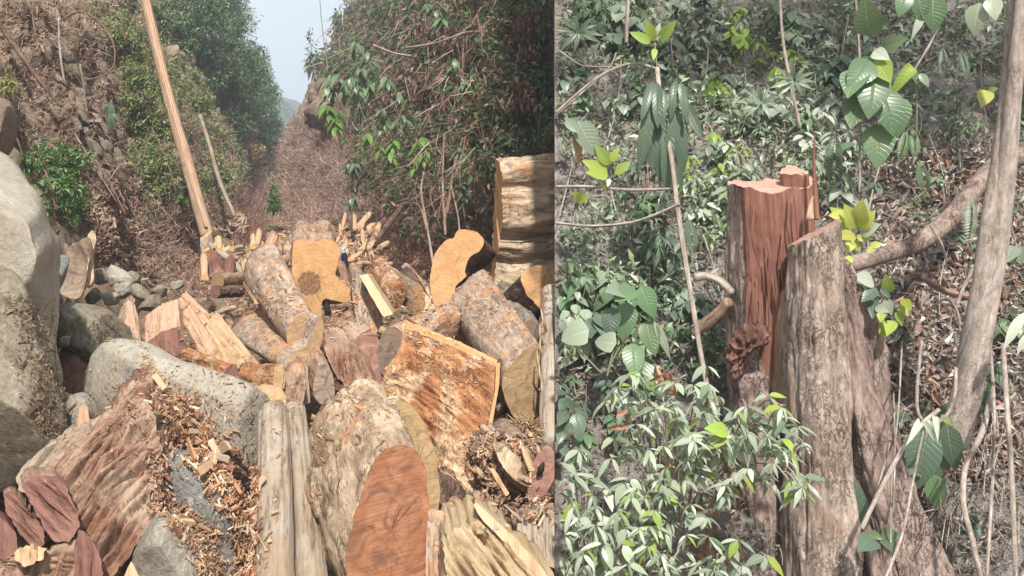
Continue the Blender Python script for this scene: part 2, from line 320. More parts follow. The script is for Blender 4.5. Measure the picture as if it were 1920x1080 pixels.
def prism(label, pts, end, side, cap, name='log', cat='log', n=72, rings=22, amp=.008, fib=0.0, taper=1.0, pith=(0, 0), group=None,
          smooth=True, clamp=False, rim=.011, relief=0.0, bulge=0.0, bend=0.0, side_name='bark', cap_name='cut_end', flat=False, seed=None, bulk=.0, grain=0.0):
    """an outline (3D points, one cut face) swept to `end`: a log, slab or wedge with bark and cut face as parts"""
    sd = RD.uniform(0, 100) if seed is None else seed
    o3, per = resample(pts, n, smooth); C = sum(o3, Vector()) / n; E = Vector(end); v = E - C; Lg = v.length; vn = v.normalized()
    nrm = Vector()
    for i in range(n):
        a, b_ = o3[i] - C, o3[(i + 1) % n] - C; nrm += a.cross(b_)
    nrm.normalize()
    if nrm.dot(vn) > 0: o3.reverse(); nrm = -nrm
    ux = vn.cross(Vector((0, 0, 1))).normalized(); uy = ux.cross(nrm).normalized(); ux = nrm.cross(uy).normalized()
    rows = []; uvs = []; bd = Vector((0, 0, 1)) - vn * vn.z
    for r in range(rings + 1):
        t = r / rings; sca = 1 + (taper - 1) * t; row = []
        for i, p in enumerate(o3):
            q = (p - C) * sca; rad = q.normalized()
            ax = (p + v * t)
            perp = q - vn * q.dot(vn)
            s1 = perp * 15 + vn * (t * Lg * 5) + Vector((sd, sd, sd))
            dsp = amp * fbm(s1, 5) * (1.0 if r else .35)
            if fib:
                s2 = perp * (1.0 / max(per, .1) * 38) + vn * (t * Lg * 1.1) + Vector((sd, -sd, 3))
                nv = fbm(s2, 3); dsp += fib * (abs(nv) * -1.6 + .4) * (1.0 if r else .55)
            dsp += bulk * noise.noise(perp * 3 + vn * (t * Lg * 2.2) + Vector((sd, 7, 1)))
            if r == 0 and not flat: dsp += .0035 * noise.noise(q * 70 + Vector((sd, 3, 1))) + .005 * noise.noise(q * 24 + Vector((sd, 9, 1)))
            q2 = q + rad * dsp + v * t + bd * (bend * math.sin(math.pi * t))
            if fib and r in (0, rings): q2 = q2 + vn * (noise.noise(perp * 40 + Vector((sd, 1, 1))) * fib * .8)
            row.append(C + q2)
        rows.append(row)
    base = Vector((C.x, C.y, min(min(p.z for p in rows[0]), min(p.z for p in rows[-1]))))
    def fixp(p):
        if clamp and p.x > KX * p.y - .001: p = Vector((KX * p.y - .001, p.y, p.z))
        return p - base
    T = thing(name, base, label, cat, group)
    # sides (own mesh) with closed far end
    V = []; UV = []
    for r, row in enumerate(rows):
        for i in range(n + 1):
            V.append(fixp(row[i % n])); UV.append((per * i / n, Lg * r / rings))
    Fq = []
    for r in range(rings):
        for i in range(n):
            a = r * (n + 1) + i; Fq.append((a, a + n + 1, a + n + 2, a + 1))
    me = mesh_np(side_name, [tuple(x) for x in V], Fq, not flat, uv=UV)
    bm = bmesh.new(); bm.from_mesh(me); bmesh.ops.remove_doubles(bm, verts=bm.verts, dist=1e-5)
    ul = bm.loops.layers.uv.active
    be = [e for e in bm.edges if e.is_boundary]
    if be:
        far = [e for e in be if min((vv.co + base - C).dot(vn) for vv in e.verts) > Lg * .5]
        res = bmesh.ops.triangle_fill(bm, edges=far, use_beauty=False) if far else {'geom': []}
        for g in res['geom']:
            if isinstance(g, bmesh.types.BMFace):
                g.material_index = 1
                for lp in g.loops:
                    q = lp.vert.co + base - E; lp[ul].uv = (q.dot(ux), q.dot(uy))
    bmesh.ops.recalc_face_normals(bm, faces=bm.faces); bm.to_mesh(me); bm.free()
    me.materials.append(M[side]); me.materials.append(M[cap])
    link(side_name, me, T)
    # near cap
    row = [fixp(p) for p in rows[0]]; cc = C - base
    cm = bpy.data.meshes.new(cap_name)
    if relief or bulge:
        V = []; UV = []; K = 70 if relief > .025 else 26; ga = math.radians(grain); gc, gs = math.cos(ga), math.sin(ga)
        sm = list(row)
        for _ in range(3):
            sm = [sum((sm[(i + j) % n] for j in range(-6, 7)), Vector()) / 13 for i in range(n)]
        for k in range(K + 1):
            f = 1 - k / K
            for i in range(n):
                bl = min(1, (1 - f) * 6); q = (row[i].lerp(sm[i], bl * .9) - cc) * f; gu, gv = q.dot(ux) * gc + q.dot(uy) * gs, -q.dot(ux) * gs + q.dot(uy) * gc
                hh = bulge * math.cos(f * math.pi / 2) + (relief * (fbm(Vector((gu * 22, gv * 4, sd)), 6)) * min(1, (1 - f) * 5) if relief else 0)
                if fib: hh -= relief * 1.3 * max(0, abs(noise.noise(Vector((gu * 42, gv * 3.5, sd)))) * -4 + .6) * 1.3 * min(1, (1 - f) * 5)
                p = cc + q + nrm * hh; V.append(p); UV.append((gu - pith[0], gv - pith[1]))
        Fq = [(k * n + i, k * n + (i + 1) % n, (k + 1) * n + (i + 1) % n, (k + 1) * n + i) for k in range(K) for i in range(n)]
        cm = mesh_np(cap_name, [tuple(x) for x in V], Fq, True, uv=UV)
        bm = bmesh.new(); bm.from_mesh(cm); bmesh.ops.recalc_face_normals(bm, faces=bm.faces); 
        bm.to_mesh(cm); bm.free()
    else:
        bm = bmesh.new(); vs = [bm.verts.new(p) for p in row]; f = bm.faces.new(vs); f.normal_update()
        uvl = bm.loops.layers.uv.new('UVMap')
        if rim:
            res = bmesh.ops.inset_region(bm, faces=[f], thickness=rim, depth=0.0, use_even_offset=False)
            for g in res['faces']: g.material_index = 1
        inner = [g for g in bm.faces if g.material_index == 0]
        bmesh.ops.triangulate(bm, faces=bm.faces, ngon_method='EAR_CLIP')
        for g in bm.faces:
            for lp in g.loops:
                q = lp.vert.co - cc; lp[uvl].uv = (q.dot(ux) - pith[0], q.dot(uy) - pith[1])
        bmesh.ops.recalc_face_normals(bm, faces=bm.faces)
        bm.to_mesh(cm); bm.free()
    cm.materials.append(M[cap]); cm.materials.append(M['rim'])
    link(cap_name, cm, T)
    return T

def plane_pts(face, d0, end, nrm=None, cmix=.3):
    cx = sum(p[0] for p in face) / len(face); cy = sum(p[1] for p in face) / len(face)
    C = P(cx, cy, d0); E = P(*end); v = (E - C).normalized(); cd = (Vector((0, 0, EYE)) - C).normalized()
    nn = Vector(nrm).normalized() if nrm else (-v * (1 - cmix) + cd * cmix).normalized()
    O = Vector((0, 0, EYE)); out = []
    for p in face:
        r = ray(*p); t = (C - O).dot(nn) / r.dot(nn); t = max(min(t, d0 * 1.6), d0 * .6); out.append(O + r * t)
    return out, E
def log(label, face, d0, end, side, cap, nrm=None, cmix=.3, **kw):
    pts, E = plane_pts(face, d0, end, nrm, cmix)
    return prism(label, pts, E, side, cap, **kw)
def ell(cx, cy, rx, ry, rot=0, n=14, irr=.06):
    out = []; a0 = math.radians(rot)
    for i in range(n):
        a = 2 * math.pi * i / n; k = 1 + RD.uniform(-irr, irr); x, y = rx * k * math.cos(a), ry * k * math.sin(a)
        out.append((cx + x * math.cos(a0) - y * math.sin(a0), cy + x * math.sin(a0) + y * math.cos(a0)))
    return out

def blob(name, label, cat, outline, d0, thick, mat, amp=.05, fr=1.6, n=110, K=44, group=None, tilt=(0, 0), pw=1.0, clamp=False, ridge=0.0, parent=None, facets=None):
    if facets is None: facets = 9 if cat in ('boulder', 'rock', 'stone') else 0
    """a closed boulder-like solid whose silhouette from the path is `outline`"""
    cx = sum(p[0] for p in outline) / len(outline); cy = sum(p[1] for p in outline) / len(outline)
    flat = [Vector((p[0], p[1], 0)) for p in outline]; o2, per = resample(flat, n, True)
    V = []; sd = Vector((RD.uniform(0, 90), RD.uniform(0, 90), 0)); UV = []
    for k in range(1, K):
        th = math.pi * k / K; sr = math.sin(th) ** pw; cz = math.cos(th)
        for q in o2:
            px = cx + (q.x - cx) * sr; py = cy + (q.y - cy) * sr
            d = d0 - thick * cz * (1.0 if cz > 0 else 1.0) + tilt[0] * (px - cx) / 100 + tilt[1] * (py - cy) / 100
            V.append(P(px, py, d)); UV.append((q.x * .003, th * .4))
    V.insert(0, P(cx, cy, d0 - thick)); V.append(P(cx, cy, d0 + thick)); C = P(cx, cy, d0)
    W = []
    for p in V:
        dv = (p - C).normalized(); a = amp * fbm(p * fr + sd, 5)
        if ridge: a += ridge * (.5 - abs(noise.noise(p * fr * 1.7 + sd)) * 2)
        p = p + dv * a
        if clamp and p.x > KX * p.y - .001: p.x = KX * p.y - .001
        W.append(p)
    if facets:
        for _ in range(facets):
            nn = Vector((RD.gauss(0, 1), RD.gauss(-.5, .8), RD.gauss(.3, .9))).normalized(); sup = max((p - C).dot(nn) for p in W); hh = sup * RD.uniform(.72, .9)
            for p in W:
                e = (p - C).dot(nn) - hh
                if e > 0: p -= nn * (e * .88)
    base = Vector((C.x, C.y, min(p.z for p in W))); W = [p - base for p in W]
    bm = bmesh.new(); vs = [bm.verts.new(p) for p in W]
    for k in range(K - 2):
        for i in range(n):
            a = 1 + k * n + i; b_ = 1 + k * n + (i + 1) % n; bm.faces.new((vs[a], vs[b_], vs[b_ + n], vs[a + n]))
    for i in range(n):
        bm.faces.new((vs[0], vs[1 + (i + 1) % n], vs[1 + i])); l = 1 + (K - 2) * n; bm.faces.new((vs[-1], vs[l + i], vs[l + (i + 1) % n]))
    bmesh.ops.recalc_face_normals(bm, faces=bm.faces)
    for f in bm.faces: f.smooth = True
    me = bpy.data.meshes.new(name); bm.to_mesh(me); bm.free(); me.materials.append(M[mat])
    o = link(name, me)
    o.location = base if parent is None else base - parent.location
    if parent is not None: o.parent = parent
    if label: props(o, label, cat, group)
    return o

def catmull(pts, rad, per=8):
    out = []; rr = []; m = len(pts)
    for i in range(m - 1):
        p0 = pts[max(i - 1, 0)]; p1 = pts[i]; p2 = pts[i + 1]; p3 = pts[min(i + 2, m - 1)]
        for k in range(per):
            t = k / per
            out.append(.5 * ((2 * p1) + (p2 - p0) * t + (2 * p0 - 5 * p1 + 4 * p2 - p3) * t * t + (3 * p1 - p0 - 3 * p2 + p3) * t ** 3))
            rr.append(rad[i] * (1 - t) + rad[i + 1] * t)
    out.append(pts[-1].copy()); rr.append(rad[-1]); return out, rr
def tube_geo(pts, rad, n=10, per=8, amp=0.0, fib=0.0, round_end=True):
    """returns verts, quads, uv of a swept tube (closed by tiny end rings)"""
    c, r = catmull([Vector(p) for p in pts], rad, per); m = len(c)
    if round_end:
        d0 = (c[0] - c[1]).normalized(); d1 = (c[-1] - c[-2]).normalized()
        c = [c[0] + d0 * r[0] * .5, c[0] + d0 * r[0] * .35] + c + [c[-1] + d1 * r[-1] * .35, c[-1] + d1 * r[-1] * .5]; r = [r[0] * .02, r[0] * .7] + r + [r[-1] * .7, r[-1] * .02]
        m += 4
    V = []; UV = []; up = Vector((.31, .2, .93)); L = 0; sd = RD.uniform(0, 50)
    t = (c[1] - c[0]).normalized(); a = t.cross(up).normalized()
    for i in range(m):
        t = (c[min(i + 1, m - 1)] - c[max(i - 1, 0)]).normalized(); a = (a - t * a.dot(t)).normalized(); b_ = t.cross(a)
        if i: L += (c[i] - c[i - 1]).length
        for k in range(n + 1):
            an = 2 * math.pi * (k % n) / n; dr = a * math.cos(an) + b_ * math.sin(an); rr = r[i]
            if amp: rr *= 1 + amp * noise.noise(dr * 1.3 + Vector((sd, L * 3, 0)))
            if fib: rr *= 1 - fib * abs(noise.noise(dr * 3.2 + Vector((sd, L * 1.5, 0)))) * 2
            V.append(c[i] + dr * rr); UV.append((2 * math.pi * max(r[i], .003) * k / n, L))
    Fq = [(i * (n + 1) + k, i * (n + 1) + k + 1, (i + 1) * (n + 1) + k + 1, (i + 1) * (n + 1) + k) for i in range(m - 1) for k in range(n)]
    return V, Fq, UV
def join_geo(geos):
    V, Fq, UV = [], [], []
    for v, f, u in geos:
        o = len(V); V += v; Fq += [tuple(x + o for x in q) for q in f]; UV += u
    return V, Fq, UV
def tube(name, label, cat, pts, rad, mat, n=12, per=8, amp=.15, fib=0.0, group=None, parent=None, clamp=False, clampR=False):
    g = tube_geo(pts, rad, n, per, amp, fib); V = g[0]
    if clamp: V = [Vector((min(p.x, KX * p.y - .001), p.y, p.z)) for p in V]
    if clampR: V = [Vector((max(p.x, KX * p.y + .006), p.y, p.z)) for p in V]
    base = Vector((0, 0, 0)) if parent is not None else Vector(min(V, key=lambda p: p.z))
    if parent is not None: base = Vector(parent.location)
    me = mesh_np(name, [tuple(p - base) for p in V], g[1], True, uv=g[2]); o = link(name, me, parent, M[mat])
    if parent is None: o.location = base
    if label: props(o, label, cat, group)
    return o
def px_tube(name, label, cat, pts, rpx, mat, **kw):
    """pts (px,py,depth), rpx radii in pixels at that depth"""
    return tube(name, label, cat, [P(*p) for p in pts], [r * p[2] / F for r, p in zip(rpx, pts)], mat, **kw)

# ------------------------------------------------------------------ leaf templates: length 1 along +Y, normal +Z
def leaf_tpl(w=.35, curve=.2, fold=.12, seg=5, shape='ovate', pet=.06, wave=0.0):
    V = []; UV = []
    for i in range(seg + 1):
        t = i / seg
        if shape == 'ovate': ww = math.sin(math.pi * t ** .72) ** .85
        elif shape == 'lance': ww = math.sin(math.pi * t ** .85) ** 1.1
        elif shape == 'strap': ww = min(1, t * 5) * min(1, (1 - t) * 3.2) ** .6 if 0 < t < 1 else 0
        elif shape == 'heart': ww = math.sin(math.pi * min(1, t ** .5)) ** .6 if t < 1 else 0
        else: ww = math.sin(math.pi * t)
        ww = max(ww, .02) * w * .5; z = -curve * t * t; y = pet + (1 - pet) * t * (1 - .12 * curve)
        dz = wave * math.sin(t * 9)
        for sx in (-1, 0, 1): V.append((sx * ww, y, z + (fold * ww * 2 if sx else 0) + (dz * sx if sx else 0))); UV.append((sx * .5, t))
    Fq = []
    for i in range(seg):
        a = i * 3; Fq += [(a, a + 1, a + 4, a + 3), (a + 1, a + 2, a + 5, a + 4)]
    return np.array(V, dtype=np.float32), np.array(Fq, dtype=np.int32), UV
def tpl_quad(w=.4, fold=.15, curve=.15):
    """small cheap leaf: a folded rhombus, 4 triangles"""
    V = np.array([(0, 0, 0), (-w / 2, .45, fold * w), (0, .5, -.02), (w / 2, .45, fold * w), (0, 1, -curve)], dtype=np.float32)
    Fq = np.array([(0, 2, 1), (0, 3, 2), (1, 2, 4), (2, 3, 4)], dtype=np.int32); return V, Fq, None
T_SMALL = tpl_quad(); T_THIN = tpl_quad(.22, .2, .25); T_DRY = tpl_quad(.42, .7, .5)
def frames(Y, Nh):
    """arrays of orthonormal frames from leaf direction Y and normal hint Nh"""
    Y = Y / (np.linalg.norm(Y, axis=1, keepdims=True) + 1e-9); X = np.cross(Y, Nh); X /= (np.linalg.norm(X, axis=1, keepdims=True) + 1e-9)
    Z = np.cross(X, Y); return X, Y, Z
def batch(name, tpl, pos, Y, Nh, size, col, mat, parent=None, side=None):
    """many small leaves as one mesh. side='L' keeps x left of the bank's edge, 'R' right of it"""
    V0, F0 = tpl[0], tpl[1]; pos = np.asarray(pos, dtype=np.float32); n = len(pos)
    if side is not None and n:
        lim = size * .6
        keep = (pos[:, 0] < KX * pos[:, 1] - lim) if side == 'L' else (pos[:, 0] > KX * pos[:, 1] + lim)
        pos, Y, Nh, size, col = pos[keep], Y[keep], Nh[keep], size[keep], col[keep]; n = len(pos)
    if n == 0: return None
    X, Yn, Z = frames(Y, Nh); s = size[:, None, None]
    W = pos[:, None, :] + s * (V0[None, :, 0:1] * X[:, None, :] + V0[None, :, 1:2] * Yn[:, None, :] + V0[None, :, 2:3] * Z[:, None, :])
    k = len(V0); Fq = (F0[None] + (np.arange(n) * k)[:, None, None]).reshape(-1, F0.shape[1])
    base = np.array(parent.location if parent is not None else (0, 0, 0), dtype=np.float32)
    me = mesh_np(name, W.reshape(-1, 3) - base, Fq, False, col=np.repeat(col, k, axis=0))
    return link(name, me, parent, M[mat])
def rdir(n, zbias=0.0, spread=1.0):
    v = rng.normal(size=(n, 3)) * spread; v[:, 2] += zbias; return v / np.linalg.norm(v, axis=1, keepdims=True)
def palette(n, cols, w=None, var=.18):
    c = np.array(cols, dtype=np.float32)[rng.choice(len(cols), n, p=w)]; return np.clip(c * (1 + rng.normal(size=(n, 1)) * var), .005, .9)
GREENS = [(.12, .20, .065), (.16, .26, .08), (.21, .30, .09), (.08, .14, .05)]
YGREEN = [(.22, .27, .09), (.28, .32, .11), (.15, .21, .07), (.34, .33, .17)]
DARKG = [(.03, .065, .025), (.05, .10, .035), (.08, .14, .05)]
FARG = [(.10, .19, .10), (.15, .25, .12), (.07, .135, .08), (.21, .30, .16)]
DRYC = [(.32, .21, .15), (.42, .30, .22), (.24, .14, .10), (.50, .39, .30), (.19, .11, .08)]
REDD = [(.19, .085, .07), (.26, .14, .11), (.13, .06, .05), (.33, .21, .16), (.22, .15, .11)]
CHIP = [(.60, .42, .25), (.50, .30, .17), (.42, .22, .12), (.66, .50, .33), (.34, .17, .10)]
HAZED = [(.18, .23, .17), (.23, .29, .20), (.28, .35, .24), (.15, .20, .15), (.36, .42, .33)]  # greens greyed and lifted to put the bank's haze into its leaves
PALE = [(.30, .40, .20), (.40, .48, .30), (.22, .31, .17), (.50, .55, .42), (.16, .23, .14)]

def straw(name, pos, Y, L, R, col, mat='straw', parent=None, side=None, bend=.25):
    """thin bent stems, three-sided, in one mesh"""
    n = len(pos); pos = np.asarray(pos, dtype=np.float32)
    if side is not None:
        tip = pos + Y * L[:, None] * 1.1; f = (lambda q: (q[:, 0] < KX * q[:, 1] - .03)) if side == 'L' else (lambda q: (q[:, 0] > KX * q[:, 1] + .03))
        k = f(pos) & f(tip); pos, Y, L, R, col = pos[k], Y[k], L[k], R[k], col[k]; n = len(pos)
    if n == 0: return None
    X, Yn, Z = frames(Y, rdir(n)); B = (rdir(n)) * bend
    ang = np.array([0, 2.094, 4.189]); rows = []
    for t in (0, .33, .66, 1.0):
        c = pos + Yn * (L * t)[:, None] + B * (L * t * (t - .15))[:, None]; rr = (R * (1 - .6 * t))[:, None]
        for a in ang: rows.append(c + X * (rr * math.cos(a)) + Z * (rr * math.sin(a)))
    W = np.stack(rows, axis=1); Fq = []
    for r in range(3):
        for k in range(3): Fq.append((r * 3 + k, r * 3 + (k + 1) % 3, (r + 1) * 3 + (k + 1) % 3, (r + 1) * 3 + k))
    Fq = np.array(Fq); Fa = (Fq[None] + (np.arange(n) * 12)[:, None, None]).reshape(-1, 4)
    base = np.array(parent.location if parent is not None else (0, 0, 0), dtype=np.float32)
    me = mesh_np(name, W.reshape(-1, 3) - base, Fa, True, col=np.repeat(col, 12, axis=0)); return link(name, me, parent, M[mat])
def chips(name, pos, Nn, size, col, mat='dry', side=None, parent=None, flat=.25):
    """splinters and chips: small thin boxes lying on the surface"""
    n = len(pos); pos = np.asarray(pos, dtype=np.float32)
    if side is not None:
        k = (pos[:, 0] < KX * pos[:, 1] - size * .35) if side == 'L' else (pos[:, 0] > KX * pos[:, 1] + size * .4)
        pos, Nn, size, col = pos[k], Nn[k], size[k], col[k]; n = len(pos)
    V0 = np.array([(x, y, z) for x in (-.5, .5) for y in (-.5, .5) for z in (-.5, .5)], dtype=np.float32)
    V0[:, 0] *= 1 - .5 * (V0[:, 1] > 0)
    F0 = np.array([(0, 1, 3, 2), (4, 6, 7, 5), (0, 4, 5, 1), (2, 3, 7, 6), (0, 2, 6, 4), (1, 5, 7, 3)])
    X, Y, Z = frames(np.cross(Nn, rdir(n)) + rdir(n) * .35, Nn + rdir(n) * .3)
    sx = (size * rng.uniform(.10, .36, n))[:, None, None]; sy = size[:, None, None]; sz = (size * rng.uniform(.05, flat, n))[:, None, None]
    W = pos[:, None, :] + V0[None, :, 0:1] * sx * X[:, None] + V0[None, :, 1:2] * sy * Y[:, None] + V0[None, :, 2:3] * sz * Z[:, None]
    Fa = (F0[None] + (np.arange(n) * 8)[:, None, None]).reshape(-1, 4)
    base = np.array(parent.location if parent is not None else (0, 0, 0), dtype=np.float32)
    me = mesh_np(name, W.reshape(-1, 3) - base, Fa, False, col=np.repeat(col, 8, axis=0)); return link(name, me, parent, M[mat])

# big leaves: one object each, meshes shared
LM = {}
def lmesh(kind, mat):
    k = (kind, mat)
    if k not in LM:
        t = {'ovate': lambda: leaf_tpl(.46, .22, .10, 7, 'ovate'), 'broad': lambda: leaf_tpl(.62, .3, .08, 7, 'ovate'),
             'lance': lambda: leaf_tpl(.23, .32, .12, 6, 'lance'), 'strap': lambda: leaf_tpl(.20, .35, .15, 8, 'strap'),
             'heart': lambda: leaf_tpl(.85, .25, .06, 8, 'heart', 0.0), 'curl': lambda: leaf_tpl(.4, .9, .5, 6, 'ovate', .03, .05)}[kind]()
        me = mesh_np('leaf_' + kind, t[0], t[1], True, uv=t[2]); me.materials.append(M[mat]); LM[k] = me
    return LM[k]
def leaf_at(parent, pos, Yd, Nh, size, kind, mat, name='leaf', side=None, wid=1.0):
    Yd = Vector(Yd).normalized(); Nh = Vector(Nh); X = Yd.cross(Nh)
    if X.length < 1e-4: X = Yd.cross(Vector((.3, .8, .5)))
    X.normalize(); Z = X.cross(Yd); pos = Vector(pos)
    if side:
        tip = pos + Yd * size
        for q in (pos, tip, (pos + tip) / 2 + X * size * .22, (pos + tip) / 2 - X * size * .22):
            if side == 'R' and q.x < KX * q.y + .008: return None
            if side == 'L' and q.x > KX * q.y - .008: return None
    m = Matrix(((X.x * wid, Yd.x, Z.x, 0), (X.y * wid, Yd.y, Z.y, 0), (X.z * wid, Yd.z, Z.z, 0), (0, 0, 0, 1))) @ Matrix.Scale(size, 4)
    m.translation = pos - Vector(parent.location)
    o = bpy.data.objects.new(name, lmesh(kind, mat)); COL.objects.link(o); o.parent = parent; o.matrix_local = m
    return o
def leaf_px(parent, bx, by, tx, ty, d, kind, mat, wid=1.0, dd=0.0, side='R', up=.35):
    a = P(bx, by, d); b_ = P(tx, ty, d - dd); Y = b_ - a
    N = (Vector((0, 0, EYE)) - a).normalized() + Vector((RD.uniform(-.25, .25), 0, up))
    return leaf_at(parent, a, Y, N, Y.length * 1.03, kind, mat, side=side, wid=wid)
# ================================================================== TERRAIN
VPX = 520.0                                        # the ravine runs towards this column
def su(s, u, z): return Vector((u - .3056 * s, s, z))
def interp(x, xs, ys): return float(np.interp(x, xs, ys))
def u_left(s): return interp(s, [1, 3, 9, 12, 20, 30, 90], [-1.9, -1.75, -1.6, -1.15, -1.05, -1.2, -1.6])
def u_right(s): return interp(s, [1, 5, 8, 12, 16, 22, 45, 90], [2.5, 2.2, 2.0, 1.5, .6, -.1, -.35, -.9])
def z_floor(s): return interp(s, [1, 3, 6, 9, 14, 22, 30, 45, 90], [.0, .08, .2, .38, .33, .2, .6, 1.6, 5])
def grid_mesh(name, fn, A, B, mat, kind='structure', clampL=False, clampR=False, obj=True):
    V = []
    for a in A:
        for b_ in B: V.append(fn(a, b_))
    nb = len(B)
    W = []
    for p in V:
        if clampL and p.x > KX * p.y - .0004: p = Vector((KX * p.y - .0004, p.y, p.z))
        if clampR and p.x < KX * p.y + .0006: p = Vector((KX * p.y + .0006, p.y, p.z))
        W.append(tuple(p))
    Fq = [(i * nb + j, i * nb + j + 1, (i + 1) * nb + j + 1, (i + 1) * nb + j) for i in range(len(A) - 1) for j in range(nb - 1)]
    me = mesh_np(name, W, Fq, True); o = link(name, me, None, M[mat]); o['kind'] = kind
    return o, BVHTree.FromPolygons(W, Fq)
def geom(a, b_, n): return [a * (b_ / a) ** (i / (n - 1)) for i in range(n)]

def f_cliff(s, t):
    ang = math.radians(interp(s, [3, 9, 20, 60], [58, 62, 63, 60])); ul = u_left(s)
    p = su(s, ul - t * math.cos(ang), z_floor(s) - .1 + t * math.sin(ang)); q = p * .55
    # ledges that dip to the right, as in layered rock
    lay = (p.z * .55 + p.x * .83 - p.y * .1)
    lw = lay + .25 * noise.noise(p * .8) + .05 * noise.noise(p * 4); sw = lambda x: (x % 1.0) ** 1.6
    led = .5 * sw(lw * 1.25) + .2 * sw(lw * 4.1 + noise.noise(p * 1.3)) + .3 * abs(noise.noise(Vector((lay * 2.6, p.y * .22, 3.1)))) * .75 + .3 * abs(noise.noise(Vector((lay * 7.5, p.y * .9, 9.1)))) * .34
    d = .32 * noise.fractal(q, .9, 2.1, 5) + (led + .07 * noise.fractal(p * 3.3, .8, 2.2, 4)) * interp(t, [0, .5, 1.5], [.15, .5, 1.0])
    return p + Vector((math.sin(ang), 0, math.cos(ang))) * (d * min(1, .35 + t * .5) * interp(s, [3, 12, 60], [.7, 1.0, 1.6]))
o_cliff, B_cliff = grid_mesh('cliff_slope', f_cliff, geom(2.2, 52, 330), [i * .065 for i in range(60)] + [3.9 + .16 * i for i in range(70)], 'cliff')
def f_right(s, t):
    a1 = math.radians(interp(s, [5, 9, 12, 18, 30, 90], [74, 70, 44, 42, 58, 60])); a2 = math.radians(interp(s, [5, 14, 24, 40, 90], [80, 76, 66, 63, 60]))
    T1 = interp(s, [5, 12, 18, 30], [1, 2.2, 3.2, 4.5]); ur = u_right(s)
    u = ur + min(t, T1) * math.cos(a1) + max(0, t - T1) * math.cos(a2); z = z_floor(s) - .1 + min(t, T1) * math.sin(a1) + max(0, t - T1) * math.sin(a2)
    p = su(s, u, z); d = .5 * noise.fractal(p * .6 + Vector((9, 0, 0)), .9, 2.1, 5) + .07 * noise.fractal(p * 3, .8, 2.1, 4)
    return p + Vector((-.8, -.1, .45)) * (d * min(1, .3 + t * .5))
o_right, B_right = grid_mesh('ravine_slope', f_right, geom(5.5, 50, 260), [i * .09 for i in range(50)] + [4.5 + .25 * i for i in range(44)], 'scree', clampL=True)
def f_floor(s, k):
    ul, ur = u_left(s) - 1.2, min(u_right(s) + 1.2, 6); u = ul + (ur - ul) * k
    p = su(s, u, z_floor(s)); return p + Vector((0, 0, .12 * noise.fractal(p * 1.6, .8, 2.1, 5) + .05 * noise.fractal(p * 7, .7, 2.1, 3)))
o_floor, B_floor = grid_mesh('ravine_floor', f_floor, geom(1.2, 50, 190), [i / 70 for i in range(71)], 'floor', clampL=False)
def f_bank(y, k):
    x0, x1 = KX * y + .0006, .72 * y + 1.6; x = x0 + (x1 - x0) * k
    z = .31 + .87 * (y - 3.4) if y > 3.4 else .31 + (y - 3.4) * .25
    z += interp(k, [0, .25, .5, .75, 1], [.05, -.12, 0, .1, .15]); z = min(z, 7 + .1 * (y - 11))
    p = Vector((x, y, z)); d = .22 * noise.fractal(p * .9, .9, 2.1, 5) + .06 * noise.fractal(p * 4.5, .8, 2.2, 5)
    q = p + Vector((0, -.6, .7)) * d
    if k == 0: q.x = KX * q.y + .0006
    return q
o_bank, B_bank = grid_mesh('forest_bank', f_bank, [1.5 + .06 * i for i in range(190)], [i / 200 for i in range(201)], 'bank', clampR=True)
# the earth side face of the bank along its left edge
Vs = []; Ys = [1.5 + .06 * i for i in range(190)]
for y in Ys: p = f_bank(y, 0); Vs += [(KX * p.y + .0006, p.y, p.z), (KX * p.y + .0006, p.y, -.3)]
me = mesh_np('bank_side', Vs, [(2 * i, 2 * i + 1, 2 * i + 3, 2 * i + 2) for i in range(len(Ys) - 1)], True); o = link('bank_side', me, None, M['bank']); o['kind'] = 'structure'
# wide ground to the horizon
me = mesh_np('ground', [(-700, -60, -.35), (700, -60, -.35), (700, 1200, -.35), (-700, 1200, -.35)], [(0, 1, 2, 3)], False); o = link('ground', me, None, M['floor']); o['kind'] = 'structure'
# distant wooded ridge seen through the gap
def f_hill(a, k):
    x = -170 + 260 * a; y = 150 + 60 * k
    top = max(4.5, min(14.5 - (x + 57) * 1.0, 16 - (x + 60) * .03))
    z = -.3 + top * math.sin(min(k * 1.6, 1) * math.pi / 2)
    p = Vector((x, y, z)); return p + Vector((0, -.5, .8)) * (1.2 * noise.fractal(p * .15, .8, 2.1, 5) + .9 * noise.noise(p * .9))
o_hill, B_hill = grid_mesh('distant_hill', f_hill, [i / 220 for i in range(221)], [i / 50 for i in range(51)], 'hillgreen')

